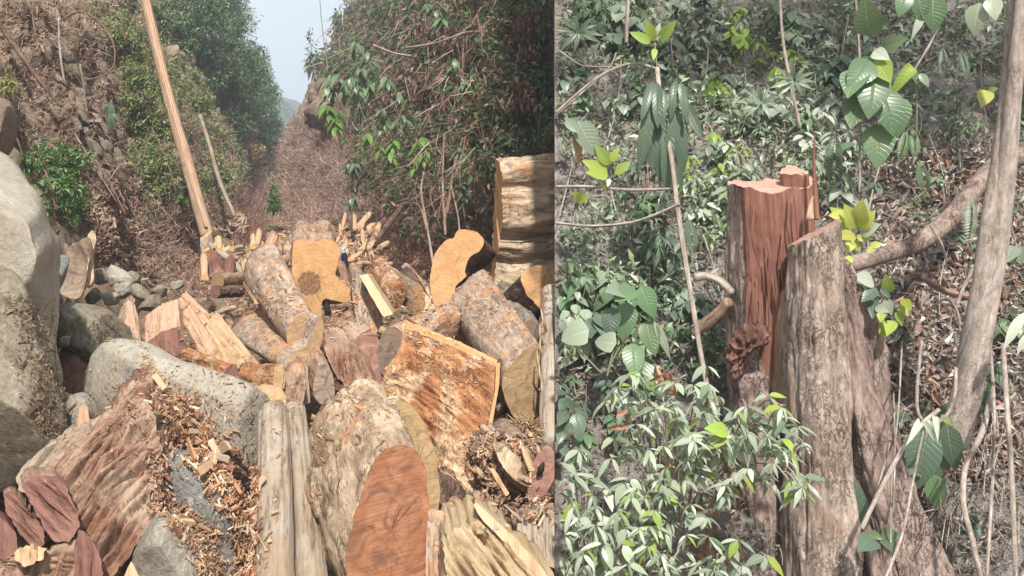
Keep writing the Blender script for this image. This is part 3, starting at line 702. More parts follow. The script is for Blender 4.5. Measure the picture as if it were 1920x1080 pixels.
def hit(px, py, trees):
    O = Vector((0, 0, EYE)); D = ray(px, py); Dn = D.normalized(); best = None
    for t in trees:
        h = t.ray_cast(O, Dn)
        if h[0] is not None and (best is None or h[3] < best[3]): best = h
    if best is None: return None
    n = best[1]
    if n.dot(Dn) > 0: n = -n
    return best[0], n
LEFTS = [B_cliff, B_right, B_floor]
def scatter_px(n, poly, trees, dens=None):
    """n points of the terrain that lie behind the polygon poly of the photograph"""
    xs = [p[0] for p in poly]; ys = [p[1] for p in poly]; pos = []; nor = []; tries = 0; m = len(poly)
    while len(pos) < n and tries < n * 6:
        tries += 1; x = RD.uniform(min(xs), max(xs)); y = RD.uniform(min(ys), max(ys)); c = False
        for i in range(m):
            (x1, y1), (x2, y2) = poly[i], poly[i - 1]
            if (y1 > y) != (y2 > y) and x < (x2 - x1) * (y - y1) / (y2 - y1) + x1: c = not c
        if not c: continue
        if dens and noise.noise(Vector((x / dens, y / dens, 4.4))) < RD.uniform(-.35, .25): continue
        h = hit(x, y, trees)
        if h is None: continue
        pos.append(tuple(h[0])); nor.append(tuple(h[1]))
    return np.array(pos, dtype=np.float32).reshape(-1, 3), np.array(nor, dtype=np.float32).reshape(-1, 3)
# ================================================================== BOULDERS
blob('boulder', 'huge pale grey boulder at the left edge, smooth and leaning out of the frame', 'boulder', [(-140, 330), (-40, 275), (0, 281), (45, 318), (78, 368), (92, 420), (108, 460), (100, 520), (104, 570), (100, 640), (118, 720), (80, 800), (-60, 860), (-190, 700), (-200, 480)], 4.3, .75, 'rock_smooth', .05, 1.7, pw=.8, facets=5)
blob('boulder', 'muddy lower boulder at the left edge with dried roots and dirt stuck on it', 'boulder', [(-160, 560), (-60, 500), (10, 498), (45, 530), (72, 600), (98, 680), (120, 760), (122, 850), (90, 880), (40, 905), (0, 925), (-120, 960), (-200, 800)], 3.6, .45, 'rock_mud', .06, 2.2, pw=.8)
blob('boulder', 'blue grey rounded rock squeezed between the left boulder and the dark stump block', 'boulder', [(95, 462), (115, 468), (128, 480), (126, 500), (112, 540), (104, 572), (90, 580), (80, 520)], 5.2, .3, 'rock_blue', .03, 2.2)
blob('boulder', 'grey brown rock with dark soil on its right side, above the big central boulder', 'boulder', [(98, 590), (120, 578), (165, 576), (205, 580), (232, 600), (258, 640), (270, 665), (230, 690), (150, 690), (100, 650)], 5.3, .5, 'rock_mud', .05, 2.2)
blob('boulder', 'long pale grey central boulder sloping down to the right', 'boulder', [(140, 740), (160, 700), (185, 650), (215, 640), (270, 644), (330, 668), (400, 695), (460, 722), (500, 745), (515, 775), (505, 830), (490, 870), (465, 885), (430, 860), (380, 840), (300, 850), (200, 800), (150, 790)], 4.15, .42, 'rock_smooth', .04, 1.8, tilt=(-.14, 0), pw=.75, facets=4)
blob('boulder', 'small pale rock between the muddy boulder and the central boulder', 'boulder', [(112, 760), (135, 742), (165, 745), (200, 800), (190, 850), (130, 850), (112, 810)], 3.9, .25, 'rock_pale', .03, 2.5)
blob('boulder', 'blue grey flat slab rock below the chip heap', 'boulder', [(285, 900), (300, 850), (350, 850), (398, 872), (440, 920), (462, 985), (466, 1050), (490, 1160), (350, 1170), (290, 1080), (275, 980)], 3.18, .15, 'rock_blue', .04, 2.2)
blob('boulder', 'pale dusty rock at the bottom of the picture beside the decayed trunk', 'boulder', [(245, 1000), (290, 958), (350, 975), (385, 1035), (400, 1120), (330, 1170), (220, 1150)], 2.93, .2, 'rock_pale', .03, 2.5)
blob('boulder', 'dark shaded brown boulder jutting in at the upper left edge', 'boulder', [(-60, 190), (-10, 180), (18, 195), (32, 225), (28, 262), (10, 290), (-40, 300), (-90, 260)], 6.2, .5, 'rock_brown', .05, 1.6)
blob('boulder', 'bare grey brown rock outcrop on the skyline of the right slope', 'boulder', [(566, 232), (572, 190), (588, 160), (604, 148), (632, 160), (650, 200), (640, 235), (600, 240)], 24, 1.1, 'scree', .35, 1.1, ridge=.12, pw=.7, facets=18)
for i, (x, y, r) in enumerate([(190, 517, 17), (222, 520, 24), (232, 545, 18), (262, 548, 16), (285, 570, 18), (205, 560, 16), (178, 552, 14), (300, 545, 13), (330, 535, 11), (250, 520, 12), (150, 600, 8), (905, 990, 16), (122, 640, 10), (845, 1005, 9)]):
    d = {905: 3.0, 122: 4.6, 845: 2.9}.get(x, 6.9 - (y - 510) * .01)
    blob('rock', 'loose grey rock among the rubble left of the log pile', 'rock', ell(x, y, r * 1.45, r * .95, RD.uniform(-40, 40), 6, .3), d, r * d / F * .9, RD.choice(['rock_pale', 'rock_smooth', 'rock_mud']), .02, 9, 44, 22, 'loose rocks in the rubble', facets=22, pw=.5)

# ================================================================== LOGS AND SLABS
def face(*a): return list(a)
# the two big logs in front
BIG = log('big peeling log in front with an orange red sawn end facing the viewer', [(735, 836), (762, 830), (788, 850), (803, 905), (805, 985), (800, 1045), (785, 1105), (755, 1160), (710, 1180), (672, 1150), (655, 1095), (650, 1030), (662, 970), (682, 910), (708, 855)], 2.75, (662, 872, 3.35), 'bark_pale', 'end_orange', nrm=(.62, -.75, .22), n=110, rings=60, amp=.016, taper=1.22, rim=.009, bulk=.012, fib=.006, name='log')
blob('knot', None, None, [(580, 810), (604, 764), (640, 748), (672, 760), (684, 800), (672, 850), (640, 900), (606, 880), (584, 850)], 3.12, .04, 'bark_pale_o', .006, 12, ridge=.0, parent=BIG)
log('log behind the big peeling log, its olive tan end cracked across', [(738, 757), (760, 757), (790, 785), (812, 830), (822, 890), (822, 940), (812, 990), (796, 1030), (770, 1060), (750, 1020), (735, 950), (722, 860), (722, 790)], 3.3, (672, 850, 4.0), 'bark_pale', 'end_olive', nrm=(.55, -.8, .25), n=90, amp=.014, taper=1.1, bulk=.02)
# pale posts to the left of them
def rod(label, pts, rpx, mat, cat='log', name='log', **kw): return px_tube(name, label, cat, pts, rpx, mat, **kw)
rod('long pale weathered pole standing up at the bottom beside the big peeling log', [(513, 775, 3.75), (514, 850, 3.4), (516, 950, 3.05), (518, 1130, 2.6)], [27, 31, 33, 36], 'weathered', n=56, per=14, amp=.10, fib=.07)
rod('second weathered pole, its foot behind the long pale pole', [(552, 775, 3.85), (560, 860, 3.5), (572, 960, 3.15), (590, 1130, 2.7)], [24, 27, 28, 30], 'weathered', n=48, per=12, amp=.22, fib=.12)
log('narrow rust orange slab on the left of the long pale pole', [(470, 880), (484, 872), (486, 1100), (470, 1110)], 3.0, (490, 990, 3.25), 'split_pink', 'bark_red', smooth=False, relief=.008, fib=.005, cat='slab', name='slab', side_name='edge', cap_name='face')
# grey logs on the left of the pile
log('upper grey log left of the tall ochre slab, its tan end facing down right', [(582, 585), (588, 598), (587, 625), (578, 645), (563, 655), (547, 652), (538, 640), (540, 618), (550, 600), (566, 588)], 5.2, (492, 500, 6.5), 'bark_grey', 'end_tan', nrm=(.7, -.68, .1), taper=1.6, amp=.007, n=84, rings=34, bulk=.008)
log('lower grey log lying under the upper grey log, tan end partly hidden', [(533, 690), (548, 662), (575, 646), (592, 606), (606, 600), (604, 640), (590, 672), (560, 700)], 5.0, (482, 590, 6.3), 'bark_grey', 'end_tan', nrm=(.7, -.68, .1), taper=1.45, amp=.007, n=72, bulk=.006)
# tall ochre slab
z = [(510, 235), (530, 210), (580, 202), (620, 215), (700, 205), (745, 225), (768, 280), (762, 330), (745, 390), (760, 430), (800, 460), (845, 490), (845, 525), (800, 555), (740, 545), (690, 535), (668, 560), (668, 640), (640, 720), (615, 775), (606, 700), (598, 630), (560, 570), (520, 490), (500, 420), (503, 330)]
TALL = log('tall ochre sawn slab with a dark rotten heart, standing in the middle of the pile', [(380 + a / 3, 380 + b_ / 3) for a, b_ in z], 6.1, (592, 484, 7.0), 'bark_pink', 'end_ochre', nrm=(.05, -.98, .12), n=150, amp=.02, pith=(-.045, .02), rim=.008, bulk=.03, rings=16)
0 and tube('hollow', None, None, [P(607, 585, 6.05), P(620, 600, 6.3), P(640, 610, 6.8)], [.07, .10, .12], 'hole', n=20, parent=TALL)
# comma slab
z = [(490, 450), (560, 460), (600, 480), (622, 520), (600, 570), (550, 600), (525, 640), (515, 690), (520, 715), (470, 760), (460, 800), (462, 900), (430, 885), (400, 890), (350, 880), (325, 810), (318, 740), (330, 650), (345, 590), (375, 545), (410, 510), (450, 500), (465, 470)]
log('comma shaped ochre sawn end curling up to the right', [(700 + a / 3, 280 + b_ / 3) for a, b_ in z], 5.9, (878, 520, 6.6), 'bark_dark', 'end_ochre2', nrm=(.0, -.98, .15), n=130, amp=.012, rim=.006, rings=14)
log('small ochre sawn block below the comma shaped end', [(835, 575), (850, 572), (865, 590), (882, 610), (886, 655), (860, 662), (836, 645)], 5.6, (868, 600, 6.1), 'bark_grey', 'end_ochre2', nrm=(.1, -.95, .2), n=60)
log('tan end of a log behind the mottled grey log', [(884, 517), (905, 514), (920, 525), (922, 550), (905, 560), (888, 545)], 6.4, (915, 530, 7.0), 'bark_grey', 'end_tan', nrm=(0, -1, .1), n=40)
# big mottled log on the right
log('big mottled grey log on the right, its tan end facing down right', [(1011, 645), (1014, 689), (1013, 733), (1009, 775), (986, 790), (966, 782), (951, 760), (942, 733), (944, 707), (962, 680), (986, 655)], 4.3, (886, 568, 6.0), 'bark_grey', 'end_tan', nrm=(.68, -.72, .05), n=96, rings=50, amp=.009, taper=1.2, bulk=.008)
log('thinner grey log with black specks right of the big mottled log', ell(1000, 632, 22, 34, -20), 5.4, (946, 548, 6.6), 'bark_speck', 'end_grey', nrm=(.6, -.75, .1), n=60, rings=30, amp=.008, taper=1.15, clamp=True)
# fluted log stack on the right edge
y0 = 6.7; zt, zb = EYE - (300 - HY) / F * y0, EYE - (522 - HY) / F * y0; xc = (930 - HX) / F * y0; pts = []
for i in range(48):
    f = i / 47; zz = zt + (zb - zt) * f; lob = .55 * abs(math.sin((f + .06 * math.sin(f * 9)) * math.pi * 3.3 + .3)) ** .7 + .25 * math.sin(f * 5 + 1)
    yy = y0 - .30 - .16 * lob + .15 * abs(f - .5); pts.append(Vector((xc + (y0 - yy) * .14 + .03 * math.sin(f * 3.14) - f * .05, yy, zz)))
for i in range(24):
    f = 1 - i / 23; zz = zt + (zb - zt) * f; pts.append(Vector((xc + .0 - f * .05, y0 + .25 * math.sin(f * math.pi), zz)))
prism('massive fluted log lying crosswise at the right edge, its ochre sawn edge on the left', pts, Vector((xc + 1.4, y0 + .25, (zt + zb) / 2 + .0)), 'bark_buff', 'end_ochre2', n=200, rings=60, amp=.022, clamp=True, rim=.012, bulk=.05, fib=.02)
log('rough log block with ochre end under the massive fluted log', [(978, 515), (1000, 498), (1030, 500), (1050, 515), (1055, 555), (1020, 580), (995, 560), (982, 540)], 5.7, (962, 590, 6.2), 'bark_dark', 'end_ochre2', nrm=(.25, -.9, .35), n=60, amp=.02, fib=.01, clamp=True)
rod('upright splintered pale log at the right edge of the pile', [(1034, 548, 4.9), (1035, 640, 4.5), (1036, 740, 4.1), (1036, 835, 3.8)], [20, 22, 24, 26], 'weathered', n=40, per=12, amp=.15, fib=.1, clamp=True)
for k in range(9):
    x = 1012 + RD.uniform(-4, 8); y = 600 + k * 26
    rod('splinter torn loose from the upright pale log', [(x + 6, y + 22, 4.5 - k * .07), (x, y, 4.45 - k * .07), (x + RD.uniform(-6, 3), y - 22, 4.5 - k * .07)], [3, 2.6, .6], 'fibre', cat='splinter', name='splinter', n=6, per=3, group='splinters of the upright log', clamp=True)
# tilted bark slab in the centre right
B_ = [(758, 614), (790, 626), (850, 650), (905, 675), (932, 690), (935, 715), (927, 765), (914, 830), (897, 895), (884, 975), (860, 935), (824, 884), (800, 840), (787, 800), (760, 768), (713, 729), (722, 705), (736, 688), (750, 655)]
log('large rust red bark slab tilted towards the viewer with ochre cut edges', B_, 4.0, (834, 742, 4.22), 'end_ochre2', 'bark_red', nrm=(-.06, -.80, .60), n=150, rings=8, amp=.004, relief=.022, bulge=.06, fib=.006, grain=-50, name='slab', cat='slab', side_name='cut_edge', cap_name='bark', smooth=False)
log('thin orange edge board on the right side of the tilted bark slab', [(930, 682), (938, 680), (936, 720), (920, 812), (898, 880), (888, 978), (882, 980), (890, 890), (912, 812), (928, 735)], 3.9, (915, 810, 4.1), 'bark_dark', 'end_ochre2', nrm=(.1, -.93, .3), n=70, rim=0, name='slab', cat='slab', cap_name='cut_face', smooth=False)
log('ochre strip of fresh wood along the top of the tilted bark slab', [(756, 604), (800, 618), (870, 645), (938, 678), (934, 700), (870, 668), (800, 640), (753, 622)], 4.32, (850, 650, 4.5), 'bark_dark', 'end_ochre2', nrm=(-.05, -.7, .7), n=60, rim=0, name='slab', cat='slab', cap_name='cut_face', smooth=False)
# middle small pieces
log('plum brown square end block with deeply weathered bark trailing left', [(668, 634), (693, 613), (723, 655), (716, 730), (680, 722), (662, 680)], 5.05, (622, 640, 5.5), 'decay', 'end_plum', nrm=(.35, -.85, .35), n=70, fib=.02, amp=.015, smooth=False, taper=.9)
log('weathered dark slab of rough wood lying in front of the plum brown block', [(608, 650), (640, 645), (690, 690), (706, 735), (670, 745), (630, 700)], 4.85, (650, 660, 5.1), 'decay', 'decay', nrm=(-.1, -.8, .6), n=70, relief=.03, fib=.02, name='slab', cat='slab', cap_name='face')
log('short grey log stub standing in the centre with a greyed end', [(592, 700), (605, 682), (620, 695), (628, 730), (623, 755), (600, 757), (588, 735)], 4.75, (588, 668, 5.2), 'bark_grey', 'end_grey', nrm=(.15, -.9, .35), n=56, taper=1.0, amp=.01)
log('narrow board leaning on the left of the short grey stub', [(570, 672), (577, 690), (582, 755), (570, 762)], 4.8, (577, 715, 5.0), 'split', 'weathered', smooth=False, name='board', cat='board', n=40, rim=0)
log('small pinkish log stub deep in the hollow beside the tall ochre slab', ell(660, 628, 17, 20), 5.5, (656, 598, 6.0), 'bark_pink', 'end_pink', nrm=(0, -.8, .5), n=40, fib=.01)
log('grey split log with a pale plank face, right of the tall ochre slab', [(660, 522), (678, 516), (700, 550), (718, 592), (705, 625), (690, 628), (668, 600)], 5.8, (676, 545, 6.4), 'bark_grey', 'bark_grey', nrm=(.05, -.9, .35), n=60, relief=.006, cap_name='face')
log('pale sawn plank face lying on the grey split log', [(674, 517), (688, 513), (738, 590), (718, 594)], 5.65, (712, 552, 5.9), 'plank', 'plank', nrm=(.2, -.75, .6), n=44, rim=0, smooth=False, name='plank', cat='plank', cap_name='face')
log('grey log with an ochre end at its upper left, behind the horizontal log', ell(720, 515, 9, 26, 0), 7.0, (785, 565, 6.2), 'bark_grey', 'end_ochre2', nrm=(-.8, -.55, .2), n=60, rings=26, amp=.014, taper=1.1, fib=.006)
log('rough brown log with a pale split face behind the grey log', [(756, 505), (768, 500), (785, 522), (790, 535), (775, 540)], 6.9, (800, 570, 6.4), 'bark_dark', 'plank', nrm=(.1, -.8, .5), n=40, fib=.01)
log('thin grey log lying behind, left of the comma shaped end', ell(800, 545, 9, 13, 0), 7.2, (760, 505, 7.8), 'bark_grey', 'end_grey', n=36)
log('brown knobby root end behind the pile, near the dark brush', ell(690, 520, 22, 14, -25, irr=.2), 7.4, (718, 505, 7.8), 'bark_pink', 'bark_pink', n=44, relief=.02, fib=.02, cap_name='face')
log('thick grey brown log lying crosswise under the comma shaped end', ell(733, 660, 26, 46, 8), 5.0, (838, 608, 5.5), 'bark_grey', 'end_grey', nrm=(-.6, -.75, .1), n=80, rings=26, amp=.009, bulk=.008)
log('reddish rough log end right of the tall slab, under the grey log', ell(745, 555, 16, 28, 30), 6.3, (705, 505, 7.0), 'bark_red', 'bark_red', n=50, relief=.01, cap_name='face')
# left side split wood
log('square split block with striped grain left of the planks', [(271, 646), (302, 622), (336, 612), (344, 640), (342, 670), (310, 662), (272, 662)], 5.35, (312, 590, 5.95), 'split_pink', 'decay_red', nrm=(.0, -.9, .3), n=64, fib=.010, amp=.006, smooth=False, taper=1.05, relief=.01)
def wedge(label, x0, y0_, x1, y1, wd, d0, d1, side='split', cap='end_tan', **kw):
    f = [(x0 - wd * .55, y0_ + wd * .25), (x0 + wd * .1, y0_ - wd * .45), (x0 + wd * .6, y0_ + wd * .1), (x0 + wd * .1, y0_ + wd * .5)]
    return log(label, f, d0, (x1, y1, d1), side, cap, nrm=(.15, -.88, .25), n=52, fib=.011, smooth=False, name='split_log', cat='split log', side_name='split_face', rings=18, bulk=.012, **kw)
wedge('split log with dark striped grain, left of the fan of split logs', 400, 668, 352, 585, 34, 5.2, 6.0, 'split_pink')
wedge('pale split log in the middle of the fan, its face streaked brown', 440, 678, 372, 598, 40, 5.15, 6.0)
wedge('outermost pale split log of the fan, next to the lower grey log', 466, 682, 402, 598, 34, 5.1, 5.9)
wedge('short split log end showing under the fan', 418, 700, 392, 640, 30, 5.0, 5.5)
wedge('pinkish split log lying behind the fan', 385, 600, 345, 560, 34, 6.0, 6.5, 'split_pink')
wedge('upright splintered board left of the square split block', 250, 640, 240, 570, 26, 5.7, 6.2, 'split_pink')
wedge('pale splintered board beside the rubble rocks', 222, 610, 244, 560, 20, 5.9, 6.3, 'weathered')
wedge('dark brown split piece with an orange top, behind the central boulder', 150, 715, 118, 655, 62, 4.7, 5.2, 'decay_red', 'decay_red')
log('orange brown bark log below the fan with a dark plum end', [(424, 690), (440, 684), (448, 700), (448, 722), (432, 720), (420, 708)], 4.75, (350, 668, 5.3), 'bark_red', 'decay_red', nrm=(.5, -.8, .2), n=50, fib=.008, taper=.95)
log('rough reddish log with an oval tan end above the long pale pole', ell(523, 716, 12, 34, 6), 4.5, (455, 712, 4.8), 'bark_red', 'end_tan', nrm=(.5, -.82, .2), n=56, fib=.01, amp=.01)
log('small bright ochre cut block above the long pale pole', [(485, 735), (512, 725), (532, 735), (535, 760), (515, 765), (490, 750)], 4.3, (500, 735, 4.6), 'split', 'end_tan', nrm=(.1, -.75, .6), n=40)
log('rough bark chunk between the oval tan end and the short grey stub', [(535, 700), (565, 680), (572, 720), (566, 762), (540, 765)], 4.55, (550, 710, 4.9), 'decay', 'bark_pink', nrm=(0, -.85, .5), n=50, relief=.02, fib=.012, cap_name='face')
log('dull brown round log stub at the left of the pile, above the dry branch', ell(408, 527, 12, 14, 0), 7.0, (452, 522, 7.6), 'bark_pink', 'end_tan', nrm=(-.6, -.8, 0), n=40)
log('dark end log below the dull brown stub', ell(403, 548, 10, 12, 0), 6.8, (450, 545, 7.2), 'bark_dark', 'end_plum', nrm=(-.5, -.85, 0), n=40)
wedge('plum faced split log standing behind the dull brown stub', 408, 510, 402, 480, 26, 7.3, 7.6, 'decay_red', 'end_plum')
wedge('second plum faced split log, right of the dull brown stub', 428, 512, 432, 488, 20, 7.3, 7.6, 'decay_red', 'end_plum')
rod('long white bleached root curving over the small stubs', [(402, 478, 8.0), (420, 480, 7.9), (445, 500, 7.8), (455, 520, 7.7)], [7, 7, 6, 3], 'weathered', cat='root', name='root', n=14, fib=.1)
rod('dry grey branch lying left of the lower grey log', [(378, 600, 6.2), (400, 590, 6.2), (425, 580, 6.2), (442, 576, 6.2)], [5, 5, 6, 5], 'bark_grey', cat='branch', name='branch', n=12, fib=.1)
# dark stump block in the upper left
log('dark hollow faced stump block with a tan rim beside the left boulders', [(128, 466), (150, 452), (168, 445), (172, 470), (164, 505), (158, 540), (146, 560), (124, 556), (112, 545), (120, 505)], 5.75, (150, 500, 6.5), 'bark_buff', 'end_grey', nrm=(-.05, -.85, .4), n=90, amp=.012, taper=1.05, rim=.02, relief=.02, bulge=-.10, smooth=True)
log('thin tan shell of split wood standing on the right of the dark stump block', [(172, 432), (180, 445), (174, 480), (176, 520), (168, 535), (160, 530), (166, 480), (160, 455)], 5.85, (172, 490, 6.05), 'split_pink', 'bark_buff', nrm=(.1, -.9, .3), n=50, name='slab', cat='slab', cap_name='face')
# decayed trunk bottom left
log('decayed trunk chunk in the lower left with white flaking ridged wood', [(232, 765), (255, 745), (285, 770), (300, 830), (302, 900), (296, 960), (262, 1010), (215, 1075), (170, 1120), (120, 1130), (90, 1060), (110, 985), (75, 915), (90, 880), (150, 830)], 2.95, (235, 850, 3.35), 'decay', 'decay', nrm=(.05, -.80, .6), n=170, rings=18, relief=.055, bulge=.13, fib=.03, amp=.012, grain=32, taper=.95, name='decayed_log', cat='log', cap_name='ridged_face', side_name='edge')
log('red brown top of the decayed trunk rising against the central boulder', [(212, 800), (216, 760), (238, 722), (262, 718), (292, 740), (318, 770), (310, 800), (280, 820), (240, 830)], 3.35, (265, 745, 3.8), 'decay_red', 'decay', nrm=(.1, -.85, .5), n=90, relief=.03, fib=.03, amp=.02, name='decayed_wood', cat='wood chunk', cap_name='face', bulge=.05, grain=25)
log('pale split ridge of decayed wood along the upper left of the trunk', [(30, 900), (70, 850), (120, 812), (170, 800), (200, 822), (160, 850), (110, 900), (60, 930)], 3.2, (120, 845, 3.5), 'weathered', 'weathered', nrm=(-.1, -.8, .6), n=80, relief=.035, fib=.02, grain=50, name='decayed_wood', cat='wood chunk', cap_name='face')
log('largest dull red wedge of wood lying in front of the decayed trunk', [(40, 912), (64, 892), (112, 892), (145, 955), (150, 985), (128, 1015), (100, 1015), (70, 965)], 2.72, (90, 925, 2.95), 'decay', 'decay_red', nrm=(-.05, -.82, .55), n=70, smooth=False, relief=.028, fib=.012, grain=-35, name='split_log', cat='split log', bulge=.01)
log('narrow dull red piece at the left edge below the muddy boulder', [(6, 925), (24, 918), (50, 950), (82, 995), (86, 1022), (66, 1030), (40, 1005), (12, 965)], 2.72, (44, 960, 2.9), 'decay', 'decay_red', nrm=(-.05, -.82, .55), n=60, smooth=False, relief=.028, fib=.012, grain=-35, name='split_log', cat='split log')
log('broken red brown end cut off by the left edge of the picture', [(-30, 985), (0, 968), (30, 1000), (34, 1035), (10, 1050), (-40, 1040)], 2.68, (-10, 990, 2.85), 'decay_red', 'decay_red', nrm=(0, -.82, .55), n=50, smooth=False, relief=.02, name='split_log', cat='split log')
log('tawny torn end of wood below the two dull red pieces', [(30, 1030), (60, 1022), (86, 1028), (80, 1050), (50, 1062), (30, 1050)], 2.6, (58, 1040, 2.75), 'split', 'split', nrm=(0, -.8, .6), n=50, smooth=False, relief=.015, fib=.012, name='split_log', cat='split log', cap_name='face')
log('dark fibrous decayed wood filling the bottom left corner', [(-60, 1050), (0, 1040), (60, 1045), (110, 1020), (150, 1020), (180, 1100), (190, 1180), (-60, 1180)], 2.62, (60, 1090, 2.9), 'decay', 'decay', nrm=(0, -.85, .5), n=90, relief=.05, fib=.03, grain=20, name='decayed_wood', cat='wood chunk', cap_name='face')
log('dark brown curved root side of the decayed trunk at the bottom', [(148, 1000), (170, 1010), (190, 1060), (196, 1120), (150, 1130), (140, 1060)], 2.55, (165, 1060, 2.75), 'decay_red', 'decay_red', nrm=(0, -.85, .5), n=50, relief=.02, fib=.015, name='decayed_wood', cat='wood chunk', cap_name='face')
log('small tan triangular chip of wood at the bottom edge near the dusty rock', [(246, 1050), (262, 1085), (225, 1095)], 2.6, (246, 1085, 2.75), 'split', 'split', nrm=(.1, -.8, .5), n=24, smooth=False, name='wood_chip', cat='chip', cap_name='face')
log('upright rust brown splinter piece leaning beside the small pale rock', [(140, 815), (148, 765), (160, 755), (170, 790), (168, 812), (155, 815)], 3.6, (155, 790, 3.75), 'decay_red', 'split_pink', nrm=(0, -.9, .4), n=36, smooth=False, relief=.01, name='wood_chip', cat='chip', cap_name='face')
# right bottom
log('splintered straw coloured log end in the bottom right', [(836, 1010), (870, 985), (920, 975), (950, 1000), (990, 1050), (1045, 1100), (1000, 1150), (860, 1150), (832, 1080)], 2.6, (905, 1010, 2.9), 'fibre', 'fibre', nrm=(.1, -.72, .68), n=130, relief=.05, fib=.03, grain=-32, rings=14, name='splintered_log', cat='log', cap_name='torn_face', clamp=True, bulge=.05)
log('plum pink rounded stub behind the splintered straw coloured log', [(835, 985), (838, 958), (852, 947), (872, 960), (885, 1000), (880, 1030), (845, 1040)], 2.85, (858, 975, 3.1), 'bark_pink', 'end_plum', nrm=(0, -.8, .6), n=44, relief=.012)
log('grey lichened post end right of the big orange end', [(802, 968), (820, 958), (835, 965), (836, 1040), (832, 1120), (800, 1130)], 2.8, (822, 1040, 3.05), 'bark_grey', 'bark_grey', nrm=(0, -.9, .4), n=50, relief=.015, cap_name='face')
log('long pale splinter board sloping down in front of the debris', [(888, 946), (902, 950), (960, 1005), (1012, 1060), (1030, 1090), (1008, 1085), (950, 1020), (905, 975)], 2.62, (955, 1005, 2.75), 'split', 'split', nrm=(.1, -.7, .7), n=70, relief=.006, rim=0, name='board', cat='board', cap_name='face', clamp=True)
log('tan dusty slab in the lower right corner behind the splinters', [(968, 990), (990, 960), (1030, 955), (1060, 970), (1060, 1060), (1020, 1060), (985, 1030)], 2.95, (1010, 990, 3.2), 'weathered', 'weathered', nrm=(.1, -.7, .65), n=60, relief=.02, fib=.01, name='slab', cat='slab', cap_name='face', clamp=True)
OVAL = log('reddish oval log end with a dark hollow, at the right edge', [(990, 900), (995, 875), (1010, 850), (1025, 835), (1037, 845), (1042, 880), (1030, 915), (1005, 940), (991, 935)], 3.45, (1035, 915, 3.7), 'bark_pink', 'end_plum', nrm=(-.2, -.9, .3), n=60, clamp=True)
tube('hollow', None, None, [P(1019, 868, 3.42), P(1014, 880, 3.42), P(1009, 893, 3.43)], [.006, .016, .004], 'hole', n=10, parent=OVAL)
log('pale lichened bark sheet lying in the debris right of the tilted slab', [(925, 838), (938, 830), (975, 862), (1000, 900), (990, 912), (955, 890)], 3.5, (962, 885, 3.6), 'bark_pale', 'bark_pale', nrm=(.1, -.7, .7), n=50, relief=.01, name='bark_sheet', cat='bark', cap_name='face')
log('short orange split stick lying in the debris right of the tilted slab', [(918, 880), (926, 878), (955, 925), (948, 930)], 3.35, (938, 908, 3.42), 'split', 'split', nrm=(.1, -.7, .7), n=30, smooth=False, name='split_log', cat='split log', rim=0)
log('dark cracked back of a slab below the thin orange edge board', [(820, 888), (850, 900), (884, 950), (888, 985), (860, 990), (826, 940)], 3.5, (860, 940, 3.8), 'bark_dark', 'bark_dark', nrm=(0, -.9, .3), n=40, relief=.02, name='slab', cat='slab', cap_name='face')
# clump of dry fibres
T = thing('fibre_clump', P(985, 835, 3.7), 'ball of dry curled wood fibres below the big mottled log', 'fibre clump')
n = 1100; c = np.array(P(985, 812, 3.75)); v = rdir(n, .1); pos = c + v * rng.uniform(.02, .075, (n, 1)) * np.array([1.1, .8, 1.1])
straw('fibre', pos, rdir(n) + v * .5, rng.uniform(.02, .055, n), rng.uniform(.0018, .004, n), palette(n, [(.50, .36, .20), (.40, .26, .14), (.22, .13, .07)]), parent=T, side='L', bend=.5)['kind'] = 'stuff'
# blue bottle by the tall slab
g = tube_geo([P(646, 503, 8.2), P(646, 490, 8.2), P(645, 478, 8.2), P(644, 474, 8.2)], [.035, .035, .033, .02], 16, 4, 0)
M['blue_plastic'] = bark_mat('dark blue plastic', (.01, .015, .06), (.015, .02, .08), (.02, .03, .1), bump=.1); M['white_plastic'] = bark_mat('pale cap', (.5, .5, .5), (.6, .6, .6), (.55, .55, .55), bump=.1)
T = thing('bottle', P(646, 505, 8.2), 'small dark blue bottle with a pale cap behind the tall ochre slab', 'bottle')
link('body', mesh_np('body', [tuple(p - T.location) for p in g[0]], g[1], True, uv=g[2]), T, M['blue_plastic'])
g = tube_geo([P(644, 474, 8.2), P(643.5, 466, 8.2)], [.024, .022], 14, 4, 0)
link('cap', mesh_np('cap', [tuple(p - T.location) for p in g[0]], g[1], True, uv=g[2]), T, M['white_plastic'])

# ------------------------------------------------------------------ sawn pole on the left slope
T = thing('timber_pole', P(392, 470, 10.9), 'long sawn timber pole leaning up the left slope', 'pole')
tube('pole_shaft', None, None, [P(248, -110, 12.6), P(276, 15, 12.2), P(318, 190, 11.7), P(352, 310, 11.3), P(388, 440, 10.9)], [.066, .074, .085, .092, .096], 'pole', n=14, per=14, amp=.08, fib=.06, parent=T)
for k in range(3):
    tube('fibre_ridge', None, None, [P(246 + k * 4, -100, 12.54), P(273 + k * 4, 15, 12.14), P(315 + k * 4, 190, 11.62), P(384 + k * 2, 425, 10.82)], [.016, .018, .018, .01], RD.choice(['pole', 'split_pink']), n=8, per=10, parent=T, amp=.3)
log('upper sawn block at the foot of the timber pole with a bright ochre top', [(376, 452), (396, 436), (398, 450), (402, 462), (380, 474), (375, 462)], 10.7, (388, 444, 11.0), 'plank', 'bark_grey', nrm=(.1, -.95, .2), n=40, smooth=False, name='timber_block', cat='block', cap_name='face', rim=0)
log('lower brown sawn block under the foot of the timber pole', [(378, 476), (402, 462), (404, 480), (396, 490), (380, 482)], 10.5, (390, 468, 10.9), 'plank', 'bark_red', nrm=(.1, -.95, .2), n=40, smooth=False, name='timber_block', cat='block', cap_name='face', rim=0)
